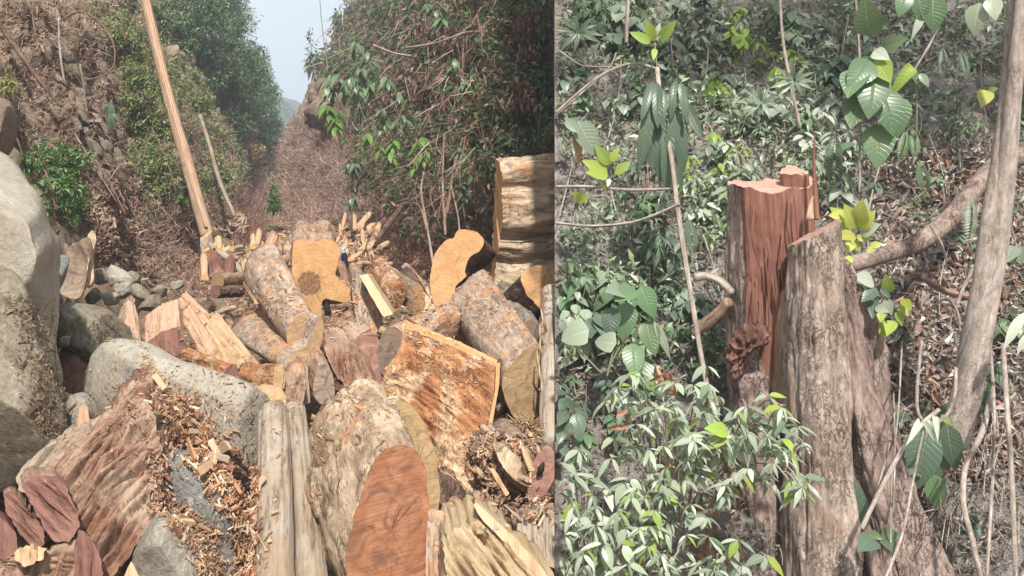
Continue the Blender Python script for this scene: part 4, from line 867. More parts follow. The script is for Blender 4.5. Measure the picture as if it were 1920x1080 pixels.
px_tube('dead_pole', 'thin pale dead trunk leaning on the slope right of the timber pole', 'pole', [(375, 215, 15.5), (392, 270, 15.3), (412, 340, 15), (440, 405, 14.8)], [3.0, 3.6, 3.8, 4.0], 'weathered', n=10)
rod('dark grey root running down the left slope at the top left corner', [(-5, 40, 8.3), (30, 90, 8.2), (70, 145, 8.1), (110, 195, 8.0)], [4, 5, 4, 2], 'bark_dark', cat='root', name='root', n=10, fib=.1)
rod('pale curved root bending over the left slope', [(75, 45, 9.5), (110, 40, 9.3), (150, 22, 9.2), (185, 40, 9.2), (212, 80, 9.2), (214, 120, 9.2), (195, 142, 9.2), (158, 150, 9.2)], [1.2, 1.5, 1.7, 1.6, 1.6, 1.5, 1.4, 1], 'twig_red', cat='root', name='root', n=8)
rod('hanging pale root with a pointed end on the left slope', [(110, 35, 9.2), (112, 90, 9.0), (120, 150, 8.9), (134, 225, 8.8)], [1.8, 2.4, 1.8, 2.2], 'twig', cat='root', name='root', n=8)
for k, (a, b_, c_, d_) in enumerate([(150, 120, 168, 260), (205, 60, 215, 130), (285, 240, 330, 360), (180, 300, 235, 400), (20, 230, 45, 300), (330, 170, 345, 260), (60, 20, 82, 110), (140, 250, 230, 395), (230, 330, 262, 420)]):
    dd = hit((a + c_) / 2, (b_ + d_) / 2, [B_cliff]); dd = dd[0].y - .15 if dd else 8.5
    rod('thin grey root trailing down the left slope', [(a, b_, dd), ((a + c_) / 2 + RD.uniform(-8, 8), (b_ + d_) / 2, dd), (c_, d_, dd)], [1.6, 1.6, 1.2], RD.choice(['twig', 'twig_red']), cat='root', name='root', n=6, group='thin roots on the left slope')
# ------------------------------------------------------------------ rock ledges on the left slope
for k in range(16):
    x = RD.uniform(105, 225); y = 110 + (x - 105) * 1.9 + RD.uniform(-50, 50); h = hit(x, y, [B_cliff])
    if h: blob('rock_ledge', 'angular brown rock jutting from the left slope', 'rock', ell(x, y, RD.uniform(12, 26), RD.uniform(7, 12), RD.gauss(52, 8), 7, .3), h[0].y + .03, .13, 'ledge', .04, 5, 40, 20, 'angular rocks on the left slope', pw=.7, facets=14)
# ------------------------------------------------------------------ firewood heaps further up the ravine
def stick(x, y, d, Lp, ang, wd, group, label, mats=('split', 'split_pink', 'weathered', 'split_pink', 'weathered', 'bark_pink', 'decay'), lay=None):
    a = math.radians(ang); h = hit(x, y, LEFTS)
    if h and h[0].y < d and y < 800: d = h[0].y - .05
    dx, dy = Lp * math.cos(a), -Lp * math.sin(a); f = [(x - wd * .5, y + wd * .3), (x - wd * .4, y - wd * .25), (x + wd * .1, y - wd * .5), (x + wd * .55, y - wd * .1), (x + wd * .45, y + wd * .35)]
    return log(label, f, d, (x + dx, y + dy, d + (RD.uniform(.1, .45) if lay is None else abs(dy) * .0035 + .02)), (mm := RD.choice(mats)), RD.choice(['end_tan', 'end_ochre2', 'end_plum']) if lay is None else mm, nrm=(RD.uniform(-.2, .3), -.9, .3), n=14, rings=5, fib=.006, smooth=False, name='split_log', cat='split log', group=group, rim=0, side_name='split_face')
LB = 'pale split stick in the firewood heap behind the tall ochre slab'
for k in range(70):
    x = RD.uniform(605, 715); y = RD.uniform(425, 492) + (x - 660) * .1; stick(x, y, 11.5 - (y - 425) * .03, RD.uniform(12, 36), RD.gauss(38, 50), RD.uniform(4, 11), 'sticks of the firewood heap behind the tall slab', LB)
LB = 'split stick in the small scattered heap at the foot of the left slope'
for k in range(60):
    x = RD.uniform(398, 460); y = RD.uniform(402, 440); stick(x, y, 17 - (y - 400) * .05, RD.uniform(6, 16), RD.uniform(-60, 150), RD.uniform(2.5, 5), 'sticks scattered at the foot of the left slope', LB)
LB = 'tan split log in the row left behind the tall ochre slab'
for k in range(50):
    x = RD.uniform(460, 552); y = RD.uniform(452, 505) - (x - 500) * .25; stick(x, y, 10.2 - (y - 450) * .03, RD.uniform(12, 34), RD.gauss(30, 60), RD.uniform(9, 19), 'split logs left behind the tall slab', LB)
LB = 'short split log end at the left rear of the pile'
for k in range(16):
    x = RD.uniform(400, 455); y = RD.uniform(462, 500); stick(x, y, 9.5, RD.uniform(14, 26), RD.uniform(0, 140), RD.uniform(8, 15), 'short split ends at the rear of the pile', LB)
LB = 'broken piece of wood wedged between the logs of the pile'
for k in range(70):
    x = RD.uniform(380, 1010); y = RD.uniform(520, 800)
    if y > 640 and x < 480: continue
    d = interp(y, [480, 550, 650, 750, 850], [9, 7.3, 6.0, 4.95, 4.1]); stick(x, y, d, RD.uniform(20, 60), RD.uniform(-20, 200), RD.uniform(8, 20), 'broken pieces between the logs', LB, ('split', 'decay', 'bark_pink', 'split_pink', 'decay_red'))
# ------------------------------------------------------------------ chips and rubble
def chipfield(name, poly, n, size, cols, depth_off=.03, trees=LEFTS):
    pos, nor = scatter_px(n, poly, trees); m = len(pos)
    if not m: return
    sz = (rng.lognormal(0, .45, m) * size * pos[:, 1]).astype(np.float32); pos = pos + nor * .01
    o = chips(name, pos + nor * rng.uniform(0, depth_off, (m, 1)), nor, sz, palette(m, cols), side='L'); o['kind'] = 'stuff'
chipfield('wood_chips', [(300, 500), (480, 430), (760, 470), (1035, 560), (1035, 1080), (300, 1080), (260, 760)], 14000, .0052, CHIP + DRYC, .12)
chipfield('slope_litter', [(150, 380), (260, 330), (430, 400), (460, 470), (400, 560), (200, 520)], 7000, .0045, DRYC + [(.5, .36, .27)])
chipfield('upper_litter', [(0, 0), (260, 0), (300, 250), (240, 400), (90, 380), (0, 180)], 3800, .0038, [(.24, .16, .12), (.34, .24, .18), (.16, .10, .07), (.42, .31, .24)])
chipfield('far_rubble', [(380, 395), (520, 380), (760, 440), (760, 520), (380, 470)], 6000, .0045, CHIP + DRYC)
# chips, bark flakes and dirt lying on the rocks and logs
def solid_tree():
    VV, FF, off = [], [], 0
    for o in sc.objects:
        if o.type != 'MESH' or len(o.data.vertices) < 700: continue
        root = o.parent or o
        if root.get('category') not in ('boulder', 'rock', 'log', 'slab', 'wood chunk', 'split log', 'debris'): continue
        me = o.data; n = len(me.vertices); a = np.empty(n * 3, dtype=np.float32); me.vertices.foreach_get('co', a); a = a.reshape(-1, 3) + np.array(o.location + (o.parent.location if o.parent else Vector()), dtype=np.float32)
        VV.append(a); FF += [tuple(v + off for v in p.vertices) for p in me.polygons]; off += n
    return BVHTree.FromPolygons(np.concatenate(VV).tolist(), FF)
blob('debris_mound', 'mound of torn bark and wood crumbs between the tilted slab and the right edge', 'debris', [(880, 840), (930, 800), (1000, 815), (1060, 850), (1060, 1060), (960, 1080), (900, 1000)], 3.85, .28, 'floor', .09, 2.6, clamp=True, ridge=.03)
B_SOLID = solid_tree(); NEAR = [B_SOLID, B_floor]
def heap(curve, sd_px, n, size, cols=CHIP, name='chip_heap', thick=.02, tree=NEAR):
    """chips scattered round a curve of photograph pixels, dropped onto whatever lies there"""
    pos, nor = [], []; L = len(curve) - 1
    for _ in range(n):
        t = RD.random() * L; k = min(int(t), L - 1); f = t - k; x = curve[k][0] * (1 - f) + curve[k + 1][0] * f + RD.gauss(0, 1) * (curve[k][2] if len(curve[k]) > 2 else sd_px); y = curve[k][1] * (1 - f) + curve[k + 1][1] * f + RD.gauss(0, sd_px * .5)
        if x > 1036: continue
        h = hit(x, y, tree)
        if h and h[1].z > -.25: p = h[0] + h[1] * RD.uniform(0, thick); pos.append(tuple(p)); nor.append(tuple(h[1]))
    pos = np.array(pos, dtype=np.float32); nor = np.array(nor, dtype=np.float32); m = len(pos)
    o = chips(name, pos, nor, (rng.lognormal(0, .55, m) * size).astype(np.float32), palette(m, cols), side='L'); o['kind'] = 'stuff'
REDCHIP = [(.42, .22, .14), (.30, .14, .09), (.52, .34, .22), (.20, .09, .06), (.58, .45, .33)]
heap([(318, 745, 20), (345, 790, 26), (385, 840, 30), (425, 890, 22), (455, 960, 14), (462, 1080, 12)], 24, 5200, .015, CHIP + REDCHIP, thick=.05)
heap([(330, 760, 16), (372, 830, 22), (430, 900, 18)], 18, 500, .04, CHIP + REDCHIP, thick=.06)
heap([(300, 945, 16), (350, 975, 20), (385, 1020, 16), (400, 1080, 16)], 18, 2200, .011, DRYC + CHIP, thick=.02)
heap([(285, 850, 12), (300, 900, 14), (300, 960, 14)], 14, 700, .012, DRYC + REDCHIP)
heap([(270, 665, 8), (285, 700, 8), (300, 715, 8)], 8, 220, .009, [(.50, .33, .15), (.42, .24, .11)], thick=.01)
heap([(930, 830, 26), (975, 880, 34), (1000, 960, 30)], 26, 4200, .013, CHIP + DRYC, thick=.05)
heap([(40, 560, 20), (75, 640, 20), (85, 740, 18), (80, 830, 20)], 18, 2200, .009, [(.18, .13, .08), (.27, .20, .13), (.12, .08, .055)], 'root_dirt', .02)
heap([(150, 600, 50), (230, 640, 30)], 20, 700, .009, [(.18, .13, .08), (.27, .20, .13)], 'root_dirt', .015)
heap([(120, 760, 60), (500, 740, 120), (860, 680, 120)], 120, 3800, .009, CHIP + DRYC, 'wood_chips', .012)
heap([(420, 560, 60), (700, 580, 120), (980, 560, 60)], 60, 3000, .013, CHIP + DRYC, 'wood_chips', .012)

LB = 'torn wood sliver in the debris right of the tilted slab'
for k in range(46):
    x = RD.uniform(895, 1030); y = RD.uniform(815, 1010); hq = hit(x, y, NEAR); d = (hq[0].y if hq else 3.3) - .02; stick(x, y, d, RD.uniform(18, 60), RD.gauss(125, 22), RD.uniform(4, 12), 'torn slivers in the debris', LB, ('split', 'decay', 'weathered', 'split_pink', 'bark_pale', 'fibre'), lay=1)
LB = 'loose sliver lying on the chip heap by the central boulder'
for k in range(44):
    y = RD.uniform(750, 1060); x = interp(y, [750, 860, 960, 1060], [335, 385, 440, 455]) + RD.gauss(0, 26); hq = hit(x, y, NEAR); d = (hq[0].y if hq else 3.3) - .02; stick(x, y, d, RD.uniform(14, 40), RD.gauss(115, 40), RD.uniform(4, 10), 'slivers on the chip heap', LB, ('split', 'decay', 'decay_red', 'split_pink', 'weathered', 'fibre'), lay=1)
# ================================================================== VEGETATION, LEFT HALF
def clumps(centres, rad, n, flat=.8, surf=.6):
    """leaf positions and outward directions over the clump volumes"""
    c = np.array([tuple(x) for x in centres], dtype=np.float32); k = rng.integers(0, len(c), n); v = rdir(n)
    r = (rad * (surf + (1 - surf) * rng.random(n)))[:, None] * (0.75 + .5 * rng.random((n, 1))); v2 = v.copy(); v2[:, 2] *= flat
    return c[k] + v2 * r, v
def leafmass(name, parent, centres, rad, n, size, cols, tpl=T_SMALL, droop=.5, mat='leaf', side='L', w=None, var=.22, stuff=False):
    pos, v = clumps(centres, rad, n); Y = v + rdir(n) * .7; Y[:, 2] -= droop
    o = batch(name, tpl, pos, Y, v + np.array([[0, 0, .8]]) + rdir(n) * .5, (rng.lognormal(0, .25, n) * size).astype(np.float32), palette(n, cols, w, var), mat, parent, side)
    return o
def tree(px, py, d, wpx, hpx, n, cols, label, group, base_py=None, lsz=.13, mat='leaf_far'):
    """trunk foot at (px, base_py), crown centred on (px, py)"""
    by = base_py or py + hpx * .9; m = d / F; T = thing('tree', P(px, by, d), label, 'tree', group)
    lean = RD.uniform(-6, 6); top = P(px + lean, py - hpx * .3, d); foot = P(px, by, d)
    tube('trunk', None, None, [foot, foot.lerp(top, .5) + Vector((RD.uniform(-.15, .15), 0, 0)), top], [.14, .10, .04], 'twig', n=8, per=5, parent=T)
    cs = []
    for k in range(26):
        a = RD.uniform(0, 6.28); rr = RD.random() ** .5; cs.append(P(px + lean + math.cos(a) * rr * wpx * .5, py + math.sin(a) * rr * hpx * .5, d + RD.uniform(-.5, .5) * wpx * m))
    for k in range(5):
        e = RD.choice(cs); s0 = foot.lerp(top, RD.uniform(.4, .8)); tube('limb', None, None, [s0, s0.lerp(e, .5) + Vector((0, 0, .1)), e], [.045, .03, .012], 'twig', n=5, per=3, parent=T)
    leafmass('crown', T, cs, max(wpx, hpx) * m * .17, n, lsz, cols, mat=mat)
    return T
LT = 'dark green tree in the dense stand on the left ridge'
for (px, py, d, wp, hp) in [(360, 20, 24, 120, 110), (400, 60, 28, 110, 120), (405, 10, 30, 90, 110), (428, 60, 33, 70, 130), (430, 25, 34, 44, 90), (442, 130, 30, 80, 120), (470, 145, 38, 50, 110), (495, 180, 42, 50, 90), (470, 210, 36, 70, 90), (500, 235, 46, 40, 80), (420, 160, 27, 80, 100), (440, 225, 30, 80, 80), (492, 165, 44, 30, 60), (488, 262, 40, 50, 60), (390, 110, 25, 90, 90), (335, 75, 22, 60, 80)]:
    tree(px, py, d, wp, hp, 3400, FARG + DARKG + [(.12, .17, .08)], LT, 'trees on the left ridge')
tree(516, 262, 60, 22, 60, 900, FARG, 'slender pale green tree closing the gap, nearest to the far ridge', None, lsz=.16)
tree(508, 300, 52, 24, 50, 900, FARG + [(.14, .18, .07)], 'low light green tree at the very end of the ravine', None, lsz=.14)
# palm-like fern tree crown
T = thing('tree_fern', P(432, 150, 26), 'feathery tree fern standing out of the left ridge forest', 'tree fern')
tube('trunk', None, None, [P(432, 150, 26), P(430, 90, 26)], [.08, .06], 'twig', n=7, parent=T)
for k in range(11):
    a = k * .571; c = P(430, 90, 26); e = c + Vector((math.cos(a) * .75, math.sin(a) * .5, .15)); mm = c.lerp(e, .5) + Vector((0, 0, .22)); n = 70; t = rng.random(n)[:, None]
    pos = np.array(tuple(c)) * (1 - t) ** 2 + 2 * np.array(tuple(mm)) * t * (1 - t) + np.array(tuple(e)) * t * t
    s = np.where(rng.random(n) > .5, 1, -1)[:, None]; perp = np.array([[-math.sin(a), math.cos(a), 0]]) * s + np.array([[math.cos(a) * .5, math.sin(a) * .5, -.3]])
    batch('frond', T_THIN, pos, perp, np.tile([[0, 0, 1.]], (n, 1)), (.16 * (1 - .6 * t[:, 0])).astype(np.float32), palette(n, [(.10, .17, .10)]), 'leaf_far', T, 'L')
# dry orange vines hanging at the ridge foot
T = thing('dry_shrub', P(480, 300, 34), 'tan orange dead shrub at the foot of the left ridge trees', 'shrub')
leafmass('dead_leaves', T, [P(480 + RD.uniform(-14, 10), RD.uniform(235, 305), 34) for _ in range(14)], .22, 1300, .13, [(.42, .26, .13), (.35, .20, .10), (.5, .35, .2)], T_DRY, .8, 'dry')
# greenery on the left slope
def shrub(px, py, wpx, hpx, n, size_px, cols, label, group=None, tpl=T_SMALL, off=.12, trees=LEFTS, mat='leaf', droop=.5, d=None, name='shrub', cat='shrub', stems=4, side='L', rad=None, k=14, stem_mat='twig_red'):
    h = hit(px, py + hpx * .35, trees); dd = d or ((h[0].y - off) if h else 12); m = dd / F
    T = thing(name, P(px, py + hpx * .5, dd), label, cat, group); foot = P(px, py + hpx * .5, dd + .05)
    cs = []
    for _ in range(k):
        x = px + RD.uniform(-.5, .5) * wpx; y = py + RD.uniform(-.5, .5) * hpx; hh = hit(x, y, trees) if d is None else None
        dq = (hh[0].y - off * RD.uniform(.3, 1.6)) if hh else dd + RD.uniform(-.3, .3) * wpx * m; cs.append(P(x, y, dq))
    for _ in range(stems):
        e = RD.choice(cs); tube('stem', None, None, [foot, foot.lerp(e, .5) + Vector((RD.uniform(-.05, .05), -.05, .05)), e], [.010, .008, .003], stem_mat, n=5, per=3, parent=T)
    leafmass('foliage', T, cs, (rad or min(wpx, hpx) * .22) * m, n, size_px * m, cols, tpl, droop, mat, side)
    return T
g = 'leafy shrubs on the left slope'
for (x, y, wp, hp, n) in [(235, 30, 50, 90, 700), (300, 40, 40, 80, 500), (270, 90, 40, 80, 600), (250, 150, 50, 90, 900), (280, 200, 50, 100, 1000), (245, 210, 30, 60, 400), (300, 260, 40, 80, 800), (265, 280, 50, 90, 900), (290, 330, 40, 80, 700), (320, 30, 50, 100, 900), (345, 120, 50, 110, 1000), (370, 190, 50, 90, 900), (400, 240, 50, 90, 1000), (425, 280, 45, 80, 900), (445, 310, 40, 70, 800), (465, 340, 40, 60, 700), (380, 290, 30, 80, 500), (395, 330, 30, 70, 500), (418, 345, 30, 60, 500), (340, 180, 30, 60, 400), (205, 60, 40, 60, 250), (180, 20, 30, 40, 150), (490, 320, 30, 60, 600), (310, 130, 30, 60, 400), (330, 230, 24, 50, 300), (285, 400, 30, 50, 250), (355, 60, 40, 90, 700)]:
    shrub(x, y, wp, hp, int(n * 1.3), 5.2 if x > 330 else 6.4, GREENS + YGREEN + [(.22, .22, .12)], 'low leafy green growth clinging to the left slope', g, stems=2, k=22, off=.11)
shrub(105, 335, 100, 120, 1500, 12, [(.10, .20, .05), (.14, .25, .06), (.07, .15, .04)], 'bright green leafy shrub hanging over the left boulder', off=.35, k=20, tpl=T_SMALL)
shrub(130, 385, 60, 60, 700, 8, [(.09, .19, .05), (.12, .22, .06)], 'fine leaved green fern tuft below the bright shrub on the left slope', off=.25, tpl=T_THIN)
shrub(10, 165, 26, 50, 200, 14, [(.26, .28, .07), (.18, .22, .05)], 'yellow green grass tuft at the upper left edge', off=.2, tpl=T_THIN)
shrub(345, 380, 16, 26, 150, 6, [(.06, .20, .04)], 'tiny bright green seedling left of the pole foot', off=.15)
shrub(512, 385, 18, 100, 900, 6, [(.07, .16, .04), (.12, .22, .06)], 'narrow climbing green plant at the end of the ravine floor', off=.3, d=18, rad=8)
# hanging banana like leaf
T = thing('leafy_plant', P(208, 270, 8.6), 'single drooping pale green frond plant on the left slope', 'plant')
d = (hit(205, 220, LEFTS) or (Vector((0, 9, 0)),))[0].y - .2
for (a, b_, c_, e_) in [(208, 190, 196, 215), (208, 192, 213, 222), (206, 200, 200, 235), (209, 205, 216, 240), (207, 210, 206, 246), (212, 210, 224, 228), (205, 196, 198, 200)]:
    leaf_px(T, a, b_, c_, e_, d, 'lance', 'lf_mid', 1.3, .05, side='L')
tube('stem', None, None, [P(208, 188, d), P(208, 230, d + .05), P(207, 270, d + .1)], [.006, .008, .01], 'split_pink', n=6, parent=T)
# ------------------------------------------------------------------ right slope of the ravine
def strawfield(name, poly, n, Lpx, Rpx, cols, dirv=(0, 0, .3), dens=None, trees=LEFTS, side='L', off=.1):
    pos, nor = scatter_px(n, poly, trees, dens); m = len(pos); dd = pos[:, 1] / F
    o = straw(name, pos + nor * rng.uniform(0, off, (m, 1)), nor * .5 + rdir(m) + np.array([dirv]), (rng.uniform(.5, 1.5, m) * Lpx * dd), (rng.uniform(.6, 1.4, m) * Rpx * dd), palette(m, cols), side=side)
    if o: o['kind'] = 'stuff'
PINK = [(.44, .31, .26), (.34, .22, .18), (.54, .42, .35), (.22, .13, .10), (.40, .26, .21)]
strawfield('dry_brush', [(505, 300), (560, 220), (640, 220), (760, 300), (770, 420), (700, 440), (500, 420)], 11000, 17, .55, PINK, dens=None)
strawfield('dry_brush', [(700, 400), (790, 350), (900, 380), (920, 500), (760, 520), (690, 480)], 5000, 20, .6, [(.16, .06, .05), (.10, .045, .035), (.24, .13, .10)])
strawfield('dry_brush', [(330, 200), (430, 240), (500, 330), (500, 420), (400, 430), (340, 330)], 5000, 13, .5, PINK + [(.4, .34, .22)])
strawfield('dry_brush', [(250, 380), (440, 380), (440, 520), (330, 560), (240, 500)], 3500, 16, .6, PINK)
strawfield('dry_stems', [(0, 0), (330, 0), (330, 380), (100, 380), (0, 200)], 1500, 22, .5, PINK + [(.2, .15, .11)], (0, 0, -.5))
strawfield('dry_brush', [(430, 350), (500, 350), (500, 460), (440, 470)], 2200, 16, .5, [(.24, .12, .10), (.32, .2, .16), (.18, .08, .07)], (0, 0, .9))
def litterfield(name, poly, n, spx, cols, dens=None, trees=LEFTS, side='L', tpl=T_DRY, off=.05, mat='dry'):
    pos, nor = scatter_px(n, poly, trees, dens); m = len(pos)
    o = batch(name, tpl, pos + nor * rng.uniform(.005, off, (m, 1)), rdir(m) + np.array([[0, 0, -.3]]), nor + rdir(m) * .7, (rng.lognormal(0, .3, m) * spx * pos[:, 1] / F).astype(np.float32), palette(m, cols), mat, None, side)
    if o: o['kind'] = 'stuff'
litterfield('dead_leaves', [(520, 250), (600, 200), (720, 250), (760, 340), (700, 430), (510, 400)], 9000, 6.5, DRYC + [(.5, .36, .2)], 40)
litterfield('dead_leaves', [(150, 330), (440, 360), (460, 480), (380, 560), (190, 500)], 6000, 7, DRYC, 30)
litterfield('ground_cover', [(240, 0), (520, 0), (520, 360), (260, 380), (220, 100)], 11000, 5.2, GREENS + YGREEN + [(.28, .24, .13)], 45, tpl=T_SMALL, mat='leaf', off=.12)
# foliage masses
def mass(x, y, wp, hp, n, spx, cols, label, group=None, tpl=T_SMALL, off=.5, droop=.9, mat='leaf', **kw):
    return shrub(x, y, wp, hp, n, spx, cols, label, group, tpl, off, mat=mat, droop=droop, **kw)
G1 = [(.055, .13, .045), (.08, .17, .05), (.04, .09, .035), (.12, .20, .07)]
g = 'drooping green shrubs on the right slope'; lb = 'dark green shrub with drooping leaves on the right slope'
for (x, y, wp, hp, n) in [(690, 40, 90, 110, 900), (740, 30, 80, 120, 900), (670, 110, 80, 90, 800), (640, 180, 70, 80, 600), (700, 170, 90, 100, 900), (625, 130, 40, 60, 250), (660, 240, 70, 70, 500), (720, 250, 80, 80, 500), (760, 120, 60, 100, 600), (790, 220, 70, 90, 500), (610, 120, 50, 40, 300), (690, 290, 70, 60, 350), (780, 60, 60, 110, 500), (650, 50, 30, 60, 250)]:
    mass(x, y, wp, hp, int(n * 1.8), 15, G1 + DARKG, lb, g, T_THIN, off=.6)
g = 'curtains of dead red brown leaves on the right slope'; lb = 'curtain of dead dark red leaves hanging on the right slope'
for (x, y, wp, hp, n) in [(800, 40, 110, 100, 900), (850, 30, 90, 110, 900), (820, 110, 120, 90, 900), (900, 60, 80, 110, 600), (770, 150, 90, 80, 500), (870, 160, 100, 80, 600), (930, 130, 90, 90, 500), (960, 70, 80, 100, 400), (790, 200, 60, 60, 260), (980, 170, 60, 60, 260)]:
    mass(x, y, wp, hp, int(n * 1.7), 12, REDD + DARKG[:1], lb, g, T_DRY, off=.75, mat='dry', droop=1.3)
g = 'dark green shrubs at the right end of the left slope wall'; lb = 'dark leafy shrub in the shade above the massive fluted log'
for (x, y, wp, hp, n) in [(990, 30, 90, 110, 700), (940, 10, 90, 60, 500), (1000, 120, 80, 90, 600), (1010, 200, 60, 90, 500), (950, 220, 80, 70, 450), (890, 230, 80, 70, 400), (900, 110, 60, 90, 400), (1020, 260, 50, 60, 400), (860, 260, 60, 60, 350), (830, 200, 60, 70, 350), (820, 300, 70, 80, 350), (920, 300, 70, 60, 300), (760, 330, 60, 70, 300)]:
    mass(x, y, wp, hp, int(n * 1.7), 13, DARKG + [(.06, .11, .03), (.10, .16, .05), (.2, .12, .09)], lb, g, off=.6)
def sprig(px, py, spx, n, d, label, mat='lf_bright', name='leafy_sprig', kind='lance', wid=1.5, spread=(30, 40), side='L', group=None, cat='plant', droop=.7, stem=None):
    """a small plant of single leaves hung on short stems"""
    T = thing(name, P(px, py + spread[1] * .5, d), label, cat, group); m = d / F
    top = P(px + (stem[0] if stem else 0), py + (stem[1] if stem else spread[1]), d + .05); 
    for s in range(max(2, n // 7)):
        c = P(px + RD.uniform(-.5, .5) * spread[0], py + RD.uniform(-.5, .5) * spread[1], d + RD.uniform(-.08, .08)); 
        tube('stem', None, None, [top, top.lerp(c, .5) + Vector((RD.uniform(-.03, .03), -.03, .02)), c], [.0045, .0035, .002], 'twig', n=5, per=3, parent=T, clampR=(side == 'R'), clamp=(side == 'L'))
        k = 7
        for j in range(k):
            a = j * 2.399 + s; Y = Vector((math.cos(a), math.sin(a) * .7 - .15, -droop + RD.uniform(-.35, .35)))
            leaf_at(T, c + Vector((0, 0, RD.uniform(-.4, .4) * spx * m)), Y, Vector((math.cos(a) * .6, math.sin(a) * .5 - .5, 1.0)), spx * m * RD.uniform(.75, 1.25), kind, mat, side=side, wid=wid)
    return T
sprig(712, 268, 26, 28, 9.0, 'bright green hanging leaf cluster left of the dark hollow', spread=(50, 50))
sprig(785, 285, 26, 42, 8.6, 'bright green hanging cluster in the middle of the right slope', spread=(36, 60))
sprig(872, 325, 22, 56, 8.2, 'dense mid green leaf cluster on a thin stem above the comma shaped end', 'lf_mid', spread=(50, 90))
sprig(668, 330, 24, 28, 10.5, 'dark green drooping leaf cluster on the scree of the right slope', 'lf_dark', spread=(50, 50))
sprig(655, 380, 22, 14, 10.5, 'small dark drooping leaf pair low on the scree', 'lf_dark', spread=(20, 16))
sprig(960, 205, 20, 35, 8.3, 'light green sprig in the dark part above the fluted log', spread=(50, 30))
sprig(1012, 215, 20, 42, 8.0, 'light green sprig nearest to the right edge of the dark wall', spread=(50, 60))
sprig(985, 120, 18, 35, 8.6, 'yellow green sprig among the dead red leaves', 'lf_lime', spread=(60, 50))
sprig(640, 160, 30, 49, 13.5, 'green hanging sprig on the shoulder of the right slope', 'lf_mid', spread=(60, 80))
sprig(690, 130, 28, 49, 12, 'dense green hanging sprig below the shoulder of the right slope', 'lf_mid', spread=(80, 90))
sprig(620, 205, 26, 35, 13, 'pale green hanging sprig beside the rock outcrop', 'lf_bright', spread=(50, 60))
sprig(745, 210, 24, 42, 10.5, 'mid green sprig hanging over the scree', 'lf_mid', spread=(70, 60))
sprig(860, 150, 26, 28, 8.4, 'large green leaves poking through the dead red leaves', 'lf_mid', spread=(60, 70))
sprig(800, 20, 26, 28, 9.0, 'large green leaves at the top edge above the dead red leaves', 'lf_mid', spread=(60, 40))
sprig(645, 330, 6, 7, 10.2, 'tiny seedling on the scree', 'lf_mid', spread=(10, 10))
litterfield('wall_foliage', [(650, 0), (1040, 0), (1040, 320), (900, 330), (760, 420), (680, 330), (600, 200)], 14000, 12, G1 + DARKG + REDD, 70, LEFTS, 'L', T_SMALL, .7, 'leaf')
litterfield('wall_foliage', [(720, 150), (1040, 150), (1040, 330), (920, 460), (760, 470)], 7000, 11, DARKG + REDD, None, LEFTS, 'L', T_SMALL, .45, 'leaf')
strawfield('hanging_stems', [(640, 0), (1040, 0), (1040, 330), (760, 430), (640, 250)], 1500, 45, .7, PINK + REDD, (0, 0, -1.2), None, LEFTS, 'L', .9)
# bare stems on the right slope
for k, pts in enumerate([[(790, 370, 8.3), (800, 420, 8.2), (812, 495, 7.6)], [(833, 250, 8.3), (830, 340, 8.1), (835, 440, 7.6)], [(880, 210, 8.6), (850, 330, 8.3), (832, 420, 7.8)], [(905, 190, 8.6), (872, 280, 8.3), (855, 300, 8.2), (838, 400, 7.9)], [(800, 300, 8.6), (790, 350, 8.4), (793, 380, 8.3)], [(750, 383, 8.8), (785, 385, 8.4), (800, 430, 8.1)], [(846, 350, 8.0), (858, 400, 7.9), (862, 440, 7.8)], [(905, 245, 8.2), (935, 265, 8.0), (952, 300, 7.8)], [(890, 340, 8.2), (925, 330, 8.0), (935, 345, 7.8)], [(1040, 210, 7.8), (1020, 260, 7.7), (1000, 300, 7.6)]]):
    rod('bare reddish grey stem rising from the dark brush behind the pile', pts, [2.0, 2.4, 2.8, 3.0][:len(pts)] if k < 4 else [1.5, 1.6, 1.8, 1.8][:len(pts)], 'twig_red' if k % 2 else 'twig', cat='branch', name='stem', n=7, group='bare stems behind the pile', clamp=True)
for pts in [[(760, 90, 9), (820, 80, 8.8), (880, 60, 8.7), (930, 68, 8.6), (965, 110, 8.6)], [(700, 85, 10), (740, 100, 9.6), (770, 105, 9.4)], [(895, 30, 8.7), (903, 60, 8.7), (925, 65, 8.6)], [(868, 80, 8.8), (868, 150, 8.7), (872, 240, 8.6)], [(750, 250, 9.4), (700, 300, 10), (660, 360, 10.6)]]:
    rod('dry branch across the right slope', pts, [2.2] * len(pts), RD.choice(['twig', 'twig_red']), cat='branch', name='branch', n=7, group='dry branches on the right slope', clamp=True)
px_tube('fallen_log', 'dark fallen log leaning in the brush behind the firewood heap', 'log', [(700, 462, 10.5), (725, 425, 10.6), (755, 385, 10.8)], [5, 6, 5], 'bark_dark', n=12)
for k, (x0, y0_, x1, y1) in enumerate([(640, 460, 720, 485), (700, 440, 735, 455), (660, 400, 700, 380), (575, 400, 600, 370), (560, 345, 585, 330), (720, 500, 690, 480), (600, 300, 640, 330)]):
    h = hit((x0 + x1) / 2, (y0_ + y1) / 2, LEFTS); d = h[0].y - .12
    rod('pale dead branch lying on the scree', [(x0, y0_, d), ((x0 + x1) / 2, (y0_ + y1) / 2 - 3, d), (x1, y1, d)], [1.8, 1.6, .8], 'twig', cat='branch', name='branch', n=6, group='dead branches on the scree')
